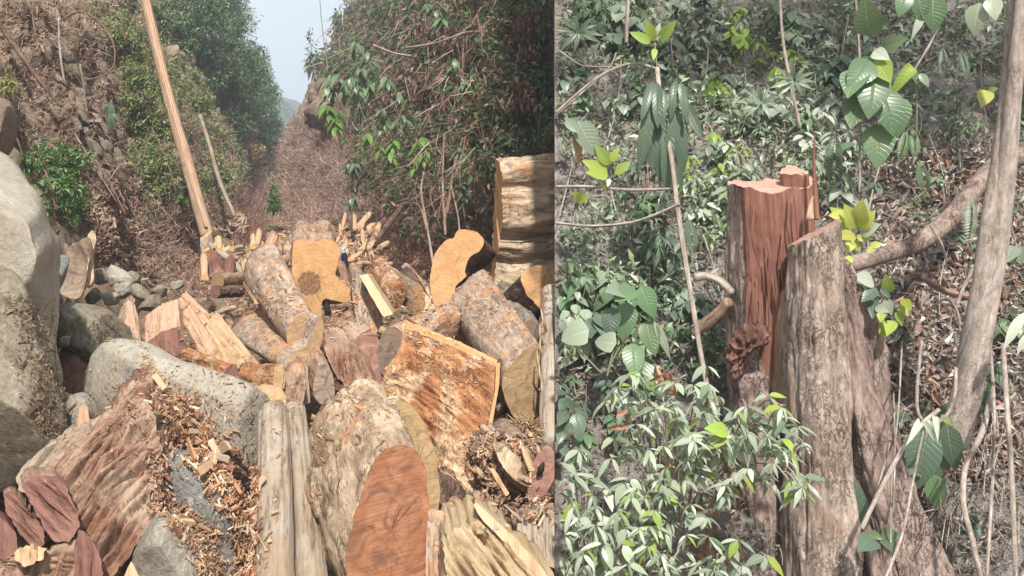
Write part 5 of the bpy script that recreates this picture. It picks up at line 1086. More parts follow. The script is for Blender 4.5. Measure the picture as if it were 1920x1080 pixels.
# thin saplings against the sky
px_tube('sapling', 'tall bare sapling standing against the sky on the right slope', 'sapling', [(615, 130, 16), (608, 80, 16), (602, 30, 16), (598, -30, 16)], [1.2, 1.0, .8, .7], 'twig', n=6)
T = thing('sapling', P(590, 140, 17), 'thin leafy sapling left of the tall bare one against the sky', 'sapling')
tube('stem', None, None, [P(590, 140, 17), P(584, 95, 17), P(580, 50, 17)], [.014, .010, .004], 'twig', n=5, parent=T)
leafmass('foliage', T, [P(582 + RD.uniform(-7, 8), 60 + k * 7, 17) for k in range(11)], .05, 110, .07, DARKG, mat='leaf')
# far hill trees
LT = 'hazy tree on the crest of the distant hill'
for k in range(26):
    x = 508 + k * 2.4 + RD.uniform(-2, 2); h = None
    y = interp(x, [505, 520, 545, 560, 575], [150, 186, 205, 222, 240]) + RD.uniform(-3, 8)
    T = thing('tree', P(x, y + 14, 150), LT, 'tree', 'trees on the distant hill'); leafmass('crown', T, [P(x + RD.uniform(-3, 3), y + RD.uniform(-4, 12), 150) for _ in range(6)], .5, 160, .55, FARG, mat='leaf_far')
    tube('trunk', None, None, [P(x, y + 16, 150), P(x, y, 150)], [.12, .08], 'twig', n=5, per=2, parent=T)
# ================================================================== RIGHT HALF: the stump and the forest bank
RB = [B_bank]
# ---- stump
C0 = P(1443, 348, 3.82); T = thing('tree_stump', P(1540, 1080, 3.5), 'tall freshly cut tree stump with torn red heartwood and flaring buttress roots', 'tree stump')
def child_of(T, U):
    """move the parts of U under T"""
    for c in list(U.children):
        c.parent = T; c.location = c.location + U.location - T.location
    bpy.data.objects.remove(U)
pts = []
for i in range(40):
    a = 2 * math.pi * i / 40; r = 1 + .05 * math.sin(3 * a + 1) + .03 * math.sin(7 * a)
    x, y = .205 * math.cos(a) * r, .17 * math.sin(a) * r; z = y * .10 + .012 * math.sin(x * 30) + .03 * max(0, x / .2) ** 2
    pts.append(C0 + Vector((x, y, z)))
U = prism('x', pts, P(1462, 1150, 3.78), 'stump_bark', 'stump_cut', n=130, rings=110, amp=.012, fib=.013, taper=1.12, bulk=.03, rim=.006, cap_name='cut_top', side_name='rear_trunk', relief=.006)
for c in U.children:
    if c.name.startswith('rear_trunk'):
        c.data.materials.append(M['heart_red'])
        for f in c.data.polygons:
            q = f.center + U.location; px, py = HX + F * q.x / q.y, HY + F * (EYE - q.z) / q.y
            if q.y < 3.82 + .04 and px > interp(py, [345, 560, 640, 700, 740], [1386, 1398, 1412, 1436, 1480]) + 7 * noise.noise(Vector((q.z * 9, 0, 0))) and py < 742: f.material_index = 2
child_of(T, U)
# raised tongue of wood at the back of the cut
U = log('x', [(1464, 324), (1470, 314), (1485, 309), (1500, 315), (1512, 320), (1514, 327), (1490, 328)], 3.80, (1491, 400, 3.82), 'heart_red', 'stump_cut', nrm=(0, -.2, .98), n=60, rim=0, relief=.004, cap_name='cut_top', side_name='tongue', fib=.01); child_of(T, U)
# torn heartwood face
def loft(name, secs, mat, parent, n=90, rings=90, fib=.02, amp=.01, bulk=.02, half=False, expo=1.0):
    """secs: (py, left px, right px, centre depth, half thickness)"""
    pyv = [s[0] for s in secs]; V = []; UV = []; sd = RD.uniform(0, 60)
    for r in range(rings + 1):
        py = pyv[0] + (pyv[-1] - pyv[0]) * r / rings; xl, xr, dc, th = [interp(py, pyv, [s[k] for s in secs]) for k in (1, 2, 3, 4)]
        a_, b_ = P(xl, py, dc), P(xr, py, dc); c = (a_ + b_) / 2; rx = (b_ - a_).length / 2
        end = min(1.0, math.sin(math.pi * min(r, rings - r) / rings * 8) if min(r, rings - r) < rings / 16 else 1.0) if r not in (0, rings) else .02
        for k in range(n + 1):
            an = 2 * math.pi * (k % n) / n; ca, sa = math.cos(an), math.sin(an)
            q = Vector((rx * math.copysign(abs(ca) ** expo, ca), th * sa, 0)); dr = q.normalized(); p = c + q * end
            f = abs(fbm(Vector((ca * 5, sa * 5, p.z * 1.3 + sd)), 3)); f2 = abs(noise.noise(Vector((ca * 17, sa * 17, p.z * 2.2 + sd))))
            dsp = fib * (.35 - f * 1.3 - f2 * .4) + amp * fbm(Vector((ca * 4, sa * 4, p.z * 9 + sd)), 4) + bulk * noise.noise(Vector((ca * 1.5, sa * 1.5, p.z * 2.5 + sd)))
            V.append(tuple(p + dr * dsp * end - parent.location)); UV.append((an * .12, p.z))
    Fq = [(i * (n + 1) + k, i * (n + 1) + k + 1, (i + 1) * (n + 1) + k + 1, (i + 1) * (n + 1) + k) for i in range(rings) for k in range(n)]
    return link(name, mesh_np(name, V, Fq, True, uv=UV), parent, M[mat])
loft('heartwood_strip', [(540, 1466, 1480, 3.60, .03), (650, 1458, 1478, 3.60, .04), (760, 1450, 1474, 3.60, .04)], 'split_pink', T, 40, 40, .012)
for k in range(16):
    x = 1395 + k * 6.4 + RD.uniform(-3, 3); y = RD.uniform(360, 560); tube('torn_fibre', None, None, [P(x, y, 3.62), P(x + RD.uniform(-5, 8), y + 60, 3.60), P(x + RD.uniform(0, 18), y + 130, 3.61)], [.003, .006, .002], 'heart_red', n=6, per=4, parent=T)
# front trunk with slanting cut
C1 = P(1528, 436, 3.5); pts = []
for i in range(36):
    a = 2 * math.pi * i / 36; x, y = .108 * math.cos(a) * (1 + .06 * math.sin(3 * a)), .13 * math.sin(a); pts.append(C1 + Vector((x, y, x * .56 - y * .22)))
U = prism('x', pts, P(1540, 1180, 3.34), 'stump_bark', 'stump_cut', n=120, rings=80, amp=.014, fib=.012, taper=1.55, bulk=.03, rim=.008, cap_name='cut_top', side_name='front_trunk', bend=.02); child_of(T, U)
tube('splinter', None, None, [P(1531, 410, 3.6), P(1528, 350, 3.62), P(1526, 300, 3.63), P(1528, 248, 3.64)], [.016, .011, .007, .002], 'heart_red', n=10, per=8, parent=T, fib=.2)
tube('splinter', None, None, [P(1518, 410, 3.58), P(1520, 385, 3.6), P(1524, 368, 3.6)], [.022, .014, .003], 'split_pink', n=8, per=6, parent=T, fib=.2)
# buttresses
loft('buttress', [(520, 1580, 1612, 3.62, .05), (580, 1578, 1640, 3.66, .06), (660, 1575, 1662, 3.7, .07), (760, 1572, 1672, 3.72, .08), (900, 1580, 1690, 3.75, .09), (1120, 1600, 1740, 3.75, .1)], 'stump_root', T, 70, 70, .018, .014, .04)
loft('buttress', [(470, 1560, 1585, 3.5, .05), (560, 1562, 1600, 3.5, .07), (660, 1562, 1628, 3.5, .08), (760, 1570, 1655, 3.46, .08), (860, 1592, 1692, 3.40, .08), (960, 1620, 1732, 3.34, .09), (1120, 1650, 1800, 3.25, .1)], 'stump_root', T, 80, 90, .022, .014, .04)
loft('buttress', [(680, 1375, 1440, 3.7, .1), (800, 1380, 1450, 3.66, .12), (950, 1392, 1480, 3.6, .12), (1130, 1405, 1500, 3.55, .12)], 'stump_root', T, 70, 60, .03, .014, .04)
blob('burl', None, None, [(1372, 690), (1368, 655), (1378, 630), (1400, 615), (1425, 612), (1440, 625), (1438, 645), (1415, 655), (1400, 680), (1385, 708)], 3.56, .07, 'burl', .035, 18, 110, 54, ridge=.028, parent=T)
px_tube('root', 'broken pale root stub reaching left from the stump, upper of two', 'root', [(1372, 548, 3.75), (1350, 528, 3.8), (1325, 518, 3.85), (1304, 520, 3.85)], [8, 8, 8, 9], 'vine', n=14, fib=.1)
px_tube('root', 'broken grey and red root stub reaching left from the stump, lower of two', 'root', [(1366, 566, 3.7), (1352, 585, 3.75), (1328, 605, 3.8), (1302, 625, 3.85)], [11, 13, 14, 8], 'bark_pink', n=16, fib=.15)
# ---- trunks and diagonal log
px_tube('slender_tree', 'smooth slender trunk at the right edge, the right one of a joined pair', 'tree', [(1788, 830, 3.5), (1812, 740, 3.5), (1838, 620, 3.5), (1866, 480, 3.5), (1884, 340, 3.5), (1900, 180, 3.5), (1918, -20, 3.5)], [26, 26, 22, 19, 17, 14, 12], 'vine', n=18, amp=.08)
px_tube('slender_tree', 'thinner trunk leaning on the smooth one, the left one of a joined pair', 'tree', [(1786, 790, 3.56), (1808, 680, 3.54), (1836, 540, 3.5), (1850, 430, 3.5), (1868, 320, 3.52), (1884, 200, 3.54), (1896, 60, 3.56), (1900, -20, 3.56)], [12, 14, 14, 13, 12, 11, 10, 9], 'vine', n=14, amp=.08)
px_tube('fallen_log', 'curved grey fallen log lying across the bank from the stump up to the right', 'log', [(1592, 497, 4.2), (1650, 480, 4.25), (1720, 455, 4.3), (1780, 410, 4.4), (1835, 345, 4.5), (1885, 300, 4.6), (1960, 290, 4.7)], [15, 15, 16, 17, 18, 18, 17], 'stump_root', n=20, amp=.1)
px_tube('stem', 'long thin grey stem crossing the left of the bank from top to the shrub', 'stem', [(1232, 128, 4.6), (1240, 200, 4.4), (1258, 290, 4.2), (1272, 400, 4.0), (1290, 520, 3.8), (1305, 610, 3.7), (1325, 720, 3.6), (1345, 760, 3.5)], [4.5, 4.5, 4.5, 5, 5, 5, 5, 4.5], 'twig', n=9)
for lab, pts, r in [('pale branch arching from the left seam to the lime leaves at the top', [(1042, 212, 4.7), (1080, 178, 4.7), (1130, 140, 4.7), (1185, 119, 4.7), (1234, 130, 4.7)], 2.8),
                    ('thinner branch below the arching pale branch', [(1042, 216, 4.75), (1085, 180, 4.8), (1140, 130, 4.8), (1155, 100, 4.8)], 1.8),
                    ('nearly level pale branch under the second lime plant', [(1042, 350, 4.3), (1100, 350, 4.3), (1180, 356, 4.2), (1268, 354, 4.15)], 2.8),
                    ('sagging pale branch, lowest of the level branches', [(1042, 418, 4.2), (1110, 424, 4.2), (1180, 418, 4.1), (1235, 400, 4.05), (1274, 382, 4.0)], 2.8),
                    ('thin brown branch rising left of the arching branch', [(1042, 90, 4.9), (1085, 120, 4.9), (1110, 125, 4.9), (1150, 126, 4.8)], 1.8),
                    ('thick grey stem at the top edge right of the seam', [(1178, -10, 5.4), (1174, 80, 5.3)], 4),
                    ('thin brown stem hanging at the top edge above the stump', [(1462, -10, 5.2), (1470, 90, 5.1), (1500, 240, 4.8)], 3),
                    ('long straight pale vine hanging left of the big ovate leaves', [(1604, -10, 4.4), (1612, 110, 4.3), (1613, 200, 4.2), (1611, 360, 4.1)], 2.2),
                    ('dark thin liana slanting across the upper right', [(1775, 20, 5.2), (1745, 80, 5.0), (1715, 130, 4.8)], 2)]:
    px_tube('branch' if 'branch' in lab else 'stem', lab, 'branch' if 'branch' in lab else 'stem', pts, [r] * len(pts), 'vine' if 'pale' in lab else 'twig', n=8, clampR=True)
for lab, pts, r in [('pale vine loop hanging from the slender trunk', [(1728, 640, 3.3), (1720, 720, 3.25), (1722, 775, 3.2), (1745, 796, 3.2), (1775, 778, 3.2), (1790, 740, 3.2), (1792, 690, 3.25)], 3),
                    ('long pale stick slanting from the vine loop down to the left', [(1760, 768, 3.2), (1710, 815, 3.15), (1660, 900, 3.1), (1616, 990, 3.05)], 4),
                    ('thinner twin of the slanting pale stick', [(1668, 830, 3.2), (1650, 900, 3.18), (1622, 985, 3.1)], 2.2),
                    ('thin vine falling from the loop to the bottom edge', [(1733, 800, 3.15), (1712, 900, 3.1), (1692, 1000, 3.0), (1660, 1085, 2.9)], 2.4),
                    ('thick pale vine winding down the lower right', [(1862, 720, 3.3), (1845, 800, 3.25), (1812, 870, 3.2), (1806, 940, 3.1), (1822, 1010, 3.0), (1840, 1085, 2.95)], 5),
                    ('straight long vine right of the slender trunk, reaching the bottom', [(1856, 650, 3.3), (1864, 760, 3.25), (1862, 880, 3.2), (1850, 1085, 3.0)], 2.8),
                    ('thick pale vine hanging nearest to the right edge', [(1880, 650, 3.3), (1888, 760, 3.2), (1896, 880, 3.1), (1905, 1085, 2.95)], 4.5),
                    ('thin vine in front of the buttress', [(1692, 640, 3.3), (1685, 760, 3.25), (1672, 900, 3.15), (1670, 1085, 3.0)], 1.6),
                    ('second thin vine in front of the buttress', [(1675, 740, 3.3), (1678, 850, 3.2), (1674, 960, 3.1)], 1.6),
                    ('short dead stick standing on the bank behind the trunks', [(1825, 505, 3.9), (1806, 540, 3.9), (1795, 570, 3.9)], 3),
                    ('bent pale rootlet arching over the litter', [(1742, 580, 3.9), (1775, 560, 3.9), (1795, 585, 3.9), (1800, 620, 3.9)], 2.4),
                    ('thin pale rootlet below the curved grey trunk', [(1745, 425, 4.1), (1765, 455, 4.05), (1775, 490, 4.0)], 2.0),
                    ('brown thick root crossing under the litter', [(1730, 520, 4.0), (1770, 545, 3.95), (1830, 560, 3.9)], 6)]:
    if pts[0][1] >= 640 and 'loop' not in lab and 'twin' not in lab and 'stick' not in lab:
        hq = hit(pts[0][0], pts[0][1] - 12, RB); pts = [(pts[0][0], pts[0][1] - 12, hq[0].y + .02)] + pts[1:]
    px_tube('vine' if 'vine' in lab else 'root', lab, 'vine' if 'vine' in lab else 'root', pts, [r] * len(pts), 'vine' if 'brown' not in lab else 'twig_red', n=9)
for k in range(30):
    x = RD.uniform(1740, 1935); y = RD.uniform(560, 760); d = (hit(x, y, RB) or (Vector((0, 4, 0)),))[0].y - .03; x2 = x + RD.gauss(-8, 22); y2 = y + RD.uniform(150, 380)
    px_tube('vine', 'thin dry vine hanging in the tangle at the lower right', 'vine', [(x, y, d), ((x + x2) / 2 + RD.uniform(-14, 14), (y + y2) / 2, d - .1), (x2, y2, min(d - .2, interp(y2, [700, 1100], [3.7, 3.05])))], [RD.uniform(1, 2.4), RD.uniform(1, 2.4), 1], RD.choice(['vine', 'twig', 'twig_red']), n=6, group='thin vines at the lower right')
for k in range(34):
    x = RD.uniform(1060, 1900); y = RD.uniform(0, 500); h = hit(x, y, RB); d = h[0].y - .2; y2 = y + RD.uniform(60, 220); h2 = hit(x, y2, RB); x2 = x + RD.gauss(0, 25)
    px_tube('stem', 'thin bare stem hanging over the forest bank', 'stem', [(x, y, d), ((x + x2) / 2 + RD.uniform(-12, 12), (y + y2) / 2, (d + h2[0].y - .15) / 2), (x2, y2, h2[0].y - .1)], [RD.uniform(.8, 2), RD.uniform(.8, 1.8), .8], RD.choice(['vine', 'twig', 'twig_red']), n=6, group='thin stems over the forest bank', clampR=True)

# ---- single-leaf plants placed one by one
def plant(label, leaves, d, kind, mat, stem=None, name='leafy_plant', cat='plant', wid=1.0, dd=.05, smat='lf_stem'):
    T = thing(name, P(leaves[0][0], leaves[0][1], d), label, cat)
    for L in leaves:
        k, m, w_ = (L[4] if len(L) > 4 and L[4] else kind), (L[5] if len(L) > 5 and L[5] else mat), (L[6] if len(L) > 6 else wid)
        leaf_px(T, L[0], L[1], L[2], L[3], d + RD.uniform(-.04, .04), k, m, w_, dd + RD.uniform(-.02, .05))
    if stem:
        for s in stem: tube('stem', None, None, [P(a, b_, d + .03) for a, b_ in s], [.005] * len(s), smat, n=6, per=4, parent=T, clampR=True)
    return T
plant('lime green sprig with upright leaves at the top, on the arching branch', [(1222, 82, 1184, 58), (1226, 80, 1214, 38), (1230, 78, 1236, 44, None, 'lf_white'), (1234, 80, 1264, 40), (1228, 90, 1226, 108), (1240, 66, 1258, 45)], 4.6, 'ovate', 'lf_lime', [[(1228, 80), (1229, 100), (1232, 128)]], wid=.9)
plant('lime green plant with broad leaves on the level branch at the left', [(1142, 328, 1097, 299), (1142, 330, 1106, 320), (1146, 312, 1118, 272), (1146, 306, 1158, 276), (1150, 328, 1181, 302), (1138, 346, 1130, 352), (1143, 334, 1140, 348, None, 'lf_white')], 4.25, 'ovate', 'lf_lime', [[(1144, 305), (1143, 340), (1145, 352)]], wid=1.0)
plant('tiny lime seedling with one white leaf, between the level branches', [(1086, 378, 1092, 362, None, 'lf_white', 1.3), (1085, 378, 1081, 362), (1086, 378, 1100, 366, None, 'lf_lime')], 4.2, 'ovate', 'lf_lime', [[(1087, 378), (1095, 400), (1108, 420)]])
plant('cluster of long dark strap leaves hanging on the thin grey stem', [(1222, 152, 1210, 205), (1232, 150, 1232, 215), (1268, 146, 1260, 205), (1276, 150, 1286, 212), (1222, 188, 1202, 298), (1233, 200, 1222, 300), (1244, 212, 1236, 325), (1266, 188, 1262, 300), (1276, 205, 1280, 315), (1254, 225, 1250, 345), (1215, 208, 1208, 288), (1240, 160, 1246, 220), (1288, 190, 1306, 240), (1262, 240, 1270, 338)], 4.3, 'strap', 'lf_dark', wid=.95, dd=.16)
plant('hanging plant with big oval leaves in the upper right of the bank', [(1634, 72, 1623, 4), (1652, 92, 1688, 70), (1636, 96, 1660, 104, None, 'lf_white'), (1636, 112, 1600, 152), (1640, 134, 1634, 202), (1652, 164, 1680, 238), (1648, 228, 1647, 304), (1632, 168, 1602, 208), (1616, 176, 1596, 220), (1678, 176, 1690, 245), (1612, 130, 1590, 160), (1640, 110, 1665, 140, None, 'lf_lime')], 4.1, 'broad', 'lf_mid', [[(1640, 90), (1645, 160), (1650, 230)]], wid=1.0, dd=.12)
plant('large hanging leaves cut by the top edge, right of the oval leaved plant', [(1700, -14, 1690, 22), (1724, -16, 1728, 32), (1750, -10, 1752, 52), (1735, 20, 1712, 62, 'lance', 'lf_white')], 4.4, 'broad', 'lf_mid')
plant('pair of pale leaves hanging at the top right', [(1838, 2, 1824, 58), (1858, -6, 1868, 28)], 4.6, 'broad', 'lf_pale')
plant('sprig with one curled lime leaf right of the oval leaved plant', [(1714, 126, 1682, 152, 'curl', 'lf_lime'), (1716, 130, 1716, 152, None, 'lf_mid'), (1724, 136, 1742, 160, None, 'lf_dusty')], 4.2, 'ovate', 'lf_lime', [[(1716, 125), (1719, 180), (1718, 260)]])
for (cx, cy, r, lb) in [(1490, 150, 42, 'rosette of long leaves painted pale with haze above the stump, right one of two'), (1428, 192, 38, 'rosette of long leaves painted pale with haze above the stump, left one of two'), (1085, 60, 44, 'dark spiky rosette in the top left of the bank')]:
    plant(lb, [(cx, cy, cx + r * math.cos(a) * RD.uniform(.8, 1.1), cy - r * .75 * math.sin(a) * RD.uniform(.8, 1.1)) for a in [k * .571 for k in range(11)]], 4.6, 'lance', 'lf_dusty' if cx > 1100 else 'lf_dark', wid=.9)
plant('grey green leaves drooping near the left seam with one orange dead leaf', [(1060, 222, 1084, 245), (1078, 226, 1100, 250), (1082, 222, 1122, 292), (1075, 232, 1108, 258), (1090, 228, 1118, 262), (1082, 254, 1086, 284, 'curl', 'lf_orange'), (1070, 225, 1065, 245)], 4.35, 'ovate', 'lf_dusty', wid=1.1)
plant('arum like plant with big glossy leaves left of the stump', [(1200, 532, 1226, 592), (1178, 562, 1166, 636), (1172, 548, 1150, 536, None, 'lf_dusty'), (1190, 540, 1164, 552), (1212, 598, 1226, 660), (1222, 596, 1262, 668, 'lance', 'lf_pale'), (1186, 640, 1190, 700), (1150, 572, 1140, 630, None, 'lf_dark'), (1210, 662, 1200, 720)], 3.9, 'broad', 'lf_mid', [[(1172, 636), (1150, 672), (1140, 700)], [(1200, 590), (1190, 650), (1180, 700)]], wid=.95, dd=.1)
plant('heart shaped pale leaves on long stalks beside the left seam', [(1104, 618, 1048, 634), (1156, 644, 1112, 636)], 3.7, 'heart', 'lf_pale', [[(1070, 640), (1100, 672), (1128, 700)], [(1150, 655), (1142, 690), (1138, 705)]], wid=1.0, dd=-.05)
plant('upright broad leaves at the left seam beside the heart shaped ones', [(1052, 560, 1050, 470), (1060, 620, 1056, 540), (1050, 600, 1062, 620)], 3.9, 'broad', 'lf_dusty')
plant('dark round leaved creeper low at the left seam', [(1078, 772, 1090, 818), (1060, 770, 1050, 790), (1056, 800, 1048, 826), (1068, 790, 1064, 820), (1050, 830, 1060, 850), (1074, 760, 1062, 752)], 3.6, 'broad', 'lf_dark')
plant('bright yellow green plant beside the slanting cut of the stump', [(1600, 432, 1572, 392), (1606, 430, 1592, 390), (1610, 428, 1612, 384), (1614, 432, 1634, 398), (1612, 440, 1640, 420, None, 'lf_white'), (1604, 445, 1634, 446), (1604, 440, 1578, 440), (1600, 448, 1590, 468), (1630, 462, 1654, 455), (1592, 478, 1584, 496), (1590, 410, 1566, 400), (1640, 464, 1628, 470), (1606, 430, 1624, 380, None, 'lf_pale'), (1600, 450, 1612, 470)], 3.75, 'broad', 'lf_yellow', wid=.9)
plant('mixed dark and lime leaves sprouting right of the stump', [(1620, 524, 1598, 522, None, 'lf_dusty'), (1640, 530, 1610, 516, None, 'lf_white'), (1646, 540, 1618, 560, None, 'lf_dark'), (1650, 540, 1668, 556, None, 'lf_dark'), (1640, 560, 1636, 590, None, 'lf_dark'), (1660, 556, 1672, 590, None, 'lf_pale'), (1668, 550, 1662, 520, None, 'lf_lime'), (1640, 575, 1662, 582, None, 'lf_white'), (1655, 570, 1650, 600), (1684, 570, 1704, 590), (1676, 600, 1664, 622), (1684, 580, 1690, 610), (1660, 600, 1652, 632), (1692, 560, 1706, 575)], 3.6, 'ovate', 'lf_lime', wid=1.1)
plant('dark big leaves hanging under the vine loop with a rust spot', [(1742, 795, 1718, 920), (1760, 790, 1756, 900), (1776, 790, 1788, 880), (1740, 880, 1772, 965, None, 'lf_mid'), (1764, 776, 1784, 796, None, 'lf_lime'), (1755, 822, 1758, 848, 'curl', 'lf_orange')], 3.45, 'broad', 'lf_dark', wid=.8)
plant('crumpled white flowers or leaves caught on the vine loop', [(1730, 790, 1750, 812), (1742, 785, 1744, 822), (1752, 780, 1760, 802), (1726, 792, 1718, 802)], 3.15, 'curl', 'lf_white', wid=.8)
plant('small green leaves at the foot of the slanting stick', [(1628, 998, 1652, 1008), (1650, 1000, 1682, 1002), (1640, 1010, 1618, 1018, None, 'lf_dark'), (1660, 1012, 1672, 1022, None, 'lf_dark')], 3.1, 'broad', 'lf_mid')
plant('white veined leaf blade at the right edge', [(1928, 580, 1880, 642), (1930, 620, 1905, 660)], 3.3, 'lance', 'lf_white', wid=.9)
plant('dark leaf half hidden between the buttress roots', [(1590, 1000, 1610, 920), (1596, 960, 1590, 900)], 3.3, 'broad', 'lf_dark')
plant('yellow green drooping leaves at the right edge of the bank', [(1900, 460, 1888, 480), (1905, 458, 1912, 490), (1898, 462, 1900, 492), (1850, 168, 1845, 190, None, 'lf_yellow'), (1852, 175, 1862, 165, None, 'lf_yellow')], 3.8, 'broad', 'lf_dusty')
# ferns
def fern(x0, y0_, x1, y1, d, wpx, label, mat='lf_mid'):
    T = thing('fern', P(x0, y0_, d), label, 'fern'); a, b_ = P(x0, y0_, d), P(x1, y1, d - .08); m = a.lerp(b_, .5) + Vector((0, -.04, .03)); n = 17
    tube('stalk', None, None, [a, m, b_], [.003, .002, .001], 'lf_stem', n=5, parent=T)
    for k in range(n):
        t = (k + 1) / n; c = a * (1 - t) ** 2 + m * 2 * t * (1 - t) + b_ * t * t; ax = (b_ - a).normalized(); w_ = wpx * d / F * math.sin(math.pi * (t * .85 + .12))
        for s in (-1, 1): leaf_at(T, c, ax.cross(Vector((0, 1, 0))) * s + ax * .35 + Vector((0, -.15, -.1)), Vector((0, -.8, .5)), max(w_, .01), 'strap', mat, name='leaflet', side='R', wid=1.5)
fern(1724, 300, 1734, 372, 4.2, 16, 'fern frond hanging over the litter, rightmost of three by the oval leaves'); fern(1700, 246, 1684, 308, 4.3, 14, 'fern frond just below the oval leaved plant'); fern(1712, 244, 1714, 300, 4.3, 14, 'fern frond between two others below the oval leaved plant')
fern(1820, 368, 1814, 462, 3.9, 18, 'single fern frond left of the joined trunks', 'lf_dusty'); fern(1768, 90, 1766, 150, 4.9, 13, 'dark fern frond in the shade at the top right', 'lf_dark'); fern(1290, 410, 1300, 478, 4.4, 16, 'dark fern frond left of the stump top', 'lf_dark'); fern(1565, 250, 1560, 350, 4.5, 22, 'dark fern frond hanging right above the stump splinter', 'lf_dark'); fern(1800, 96, 1812, 150, 4.9, 12, 'second dark fern frond in the shade at the top right', 'lf_dark')
# ---- the pale glossy shrub in front
def branch_shrub(label, region, nb, root, d0, d1, spx, side='R', seedk=1, tips=None):
    T = thing('glossy_shrub', P(root[0], root[1], d1), label, 'shrub'); cnt = 0
    tips = tips or []
    while len(tips) < nb:
        x = RD.uniform(min(p[0] for p in region), max(p[0] for p in region)); y = RD.uniform(min(p[1] for p in region), max(p[1] for p in region)); c = False
        for i in range(len(region)):
            (x1, y1), (x2, y2) = region[i], region[i - 1]
            if (y1 > y) != (y2 > y) and x < (x2 - x1) * (y - y1) / (y2 - y1) + x1: c = not c
        if c: tips.append((x, y))
    R0 = P(*root, d1 + .1)
    for (x, y) in tips:
        d = interp(y, [660, 1080], [d1, d0]) + RD.uniform(-.22, .12); c = P(x, y, d); s0 = R0.lerp(c, RD.uniform(.35, .7)) + Vector((0, .05, -.08))
        if RD.random() < .6: tube('twig', None, None, [s0, s0.lerp(c, .6) + Vector((0, 0, .05)), c], [.004, .003, .002], 'vine', n=5, per=3, parent=T, clampR=True)
        k = RD.choice([4, 5, 6, 7])
        for j in range(k):
            if cnt >= 292: break
            a = j * 2.399 + RD.random(); Y = Vector((math.cos(a), math.sin(a) * .8 - .2, RD.uniform(-1.3, .1)))
            if leaf_at(T, c, Y, Vector((math.cos(a) * .5 + RD.uniform(-.4, .4), math.sin(a) * .4 - .35, 1.0 + RD.uniform(-.4, .4))), spx * d / F * RD.uniform(.6, 1.35), RD.choice(['lance', 'lance', 'lance', 'ovate', 'strap']), RD.choices(['lf_pale', 'lf_white', 'lf_dusty', 'lf_lime', 'lf_mid'], [6, 3.4, 3.4, 1.3, .6])[0], side=side, wid=1.0): cnt += 1
    return T
branch_shrub('pale glossy leaved shrub in the lower left of the bank, its upper part', [(1130, 740), (1190, 680), (1290, 670), (1370, 700), (1390, 800), (1300, 860), (1180, 840), (1120, 800)], 52, (1260, 900), 3.0, 3.25, 36)
branch_shrub('pale glossy leaved shrub along the left seam at the bottom', [(1040, 860), (1120, 820), (1180, 860), (1190, 1000), (1160, 1080), (1040, 1080)], 56, (1110, 1100), 2.85, 3.15, 38)
branch_shrub('lower leafy part of the shrub left of the stump foot', [(1180, 880), (1290, 850), (1300, 980), (1260, 1090), (1160, 1090)], 44, (1230, 1110), 2.85, 3.15, 34)
branch_shrub('leaf spray hanging in front of the stump, tips to the right', [(1380, 760), (1440, 720), (1490, 780), (1525, 880), (1500, 960), (1440, 900), (1390, 880)], 44, (1360, 760), 3.0, 3.12, 34)
branch_shrub('small leaf tuft at the bottom in front of the stump foot', [(1330, 1020), (1400, 1000), (1450, 1040), (1400, 1090), (1330, 1080)], 13, (1370, 1100), 2.8, 3.1, 34)
branch_shrub('loose leaf sprays below the red burl', [(1290, 820), (1400, 820), (1420, 900), (1350, 940), (1290, 900)], 20, (1300, 850), 3.0, 3.15, 36)
branch_shrub('pale narrow leaved branches filling the middle of the front shrub', [(1150, 780), (1330, 740), (1380, 900), (1300, 1000), (1150, 960)], 30, (1270, 1060), 2.95, 3.2, 34)
branch_shrub('narrow leaved branches at the very bottom right of the seam', [(1040, 960), (1200, 940), (1340, 960), (1330, 1085), (1040, 1085)], 30, (1180, 1120), 2.8, 3.1, 34)
plant('two large pale veined leaves in the middle of the glossy shrub', [(1368, 810, 1330, 800, None, 'lf_lime'), (1372, 808, 1366, 875), (1384, 818, 1404, 875), (1362, 812, 1332, 838, None, 'lf_lime'), (1378, 812, 1390, 866, None, 'lf_pale')], 2.95, 'ovate', 'lf_pale', wid=1.1)
# hanging dead tan leaves by the stump foot
T = thing('dead_leaf_bunch', P(1330, 1000, 3.2), 'tan dead leaves hanging in strips left of the stump foot', 'dead leaves')
for k in range(70):
    x = RD.uniform(1300, 1390); y = RD.uniform(800, 1040); leaf_at(T, P(x, y, 3.2 + RD.uniform(-.1, .1)), (RD.uniform(-.2, .2), 0, -1), (RD.uniform(-.6, .6), -1, .2), RD.uniform(25, 60) * 3.2 / F, 'curl', RD.choice(['lf_tan', 'lf_tan', 'lf_orange']), side='R', wid=.7)
for (x, y, k2) in [(1250, 715, 8), (1160, 790, 4), (1255, 880, 5), (1225, 910, 4)]:
    T = thing('dead_leaf_bunch', P(x, y, 3.2), {1250: 'orange brown dead leaves on top of the glossy shrub', 1160: 'tan dead leaves on the left of the glossy shrub', 1255: 'orange dead leaves inside the glossy shrub', 1225: 'small rusty dead leaves deep in the glossy shrub'}[x], 'dead leaves')
    for k in range(k2): leaf_at(T, P(x + RD.uniform(-14, 14), y + RD.uniform(-20, 14), 3.05 + RD.uniform(-.1, .1)), (RD.uniform(-.4, .4), -.1, RD.uniform(-1, .6)), (RD.uniform(-.6, .6), -1, .2), 28 * 3.2 / F, 'curl', 'lf_orange', side='R', wid=.8)

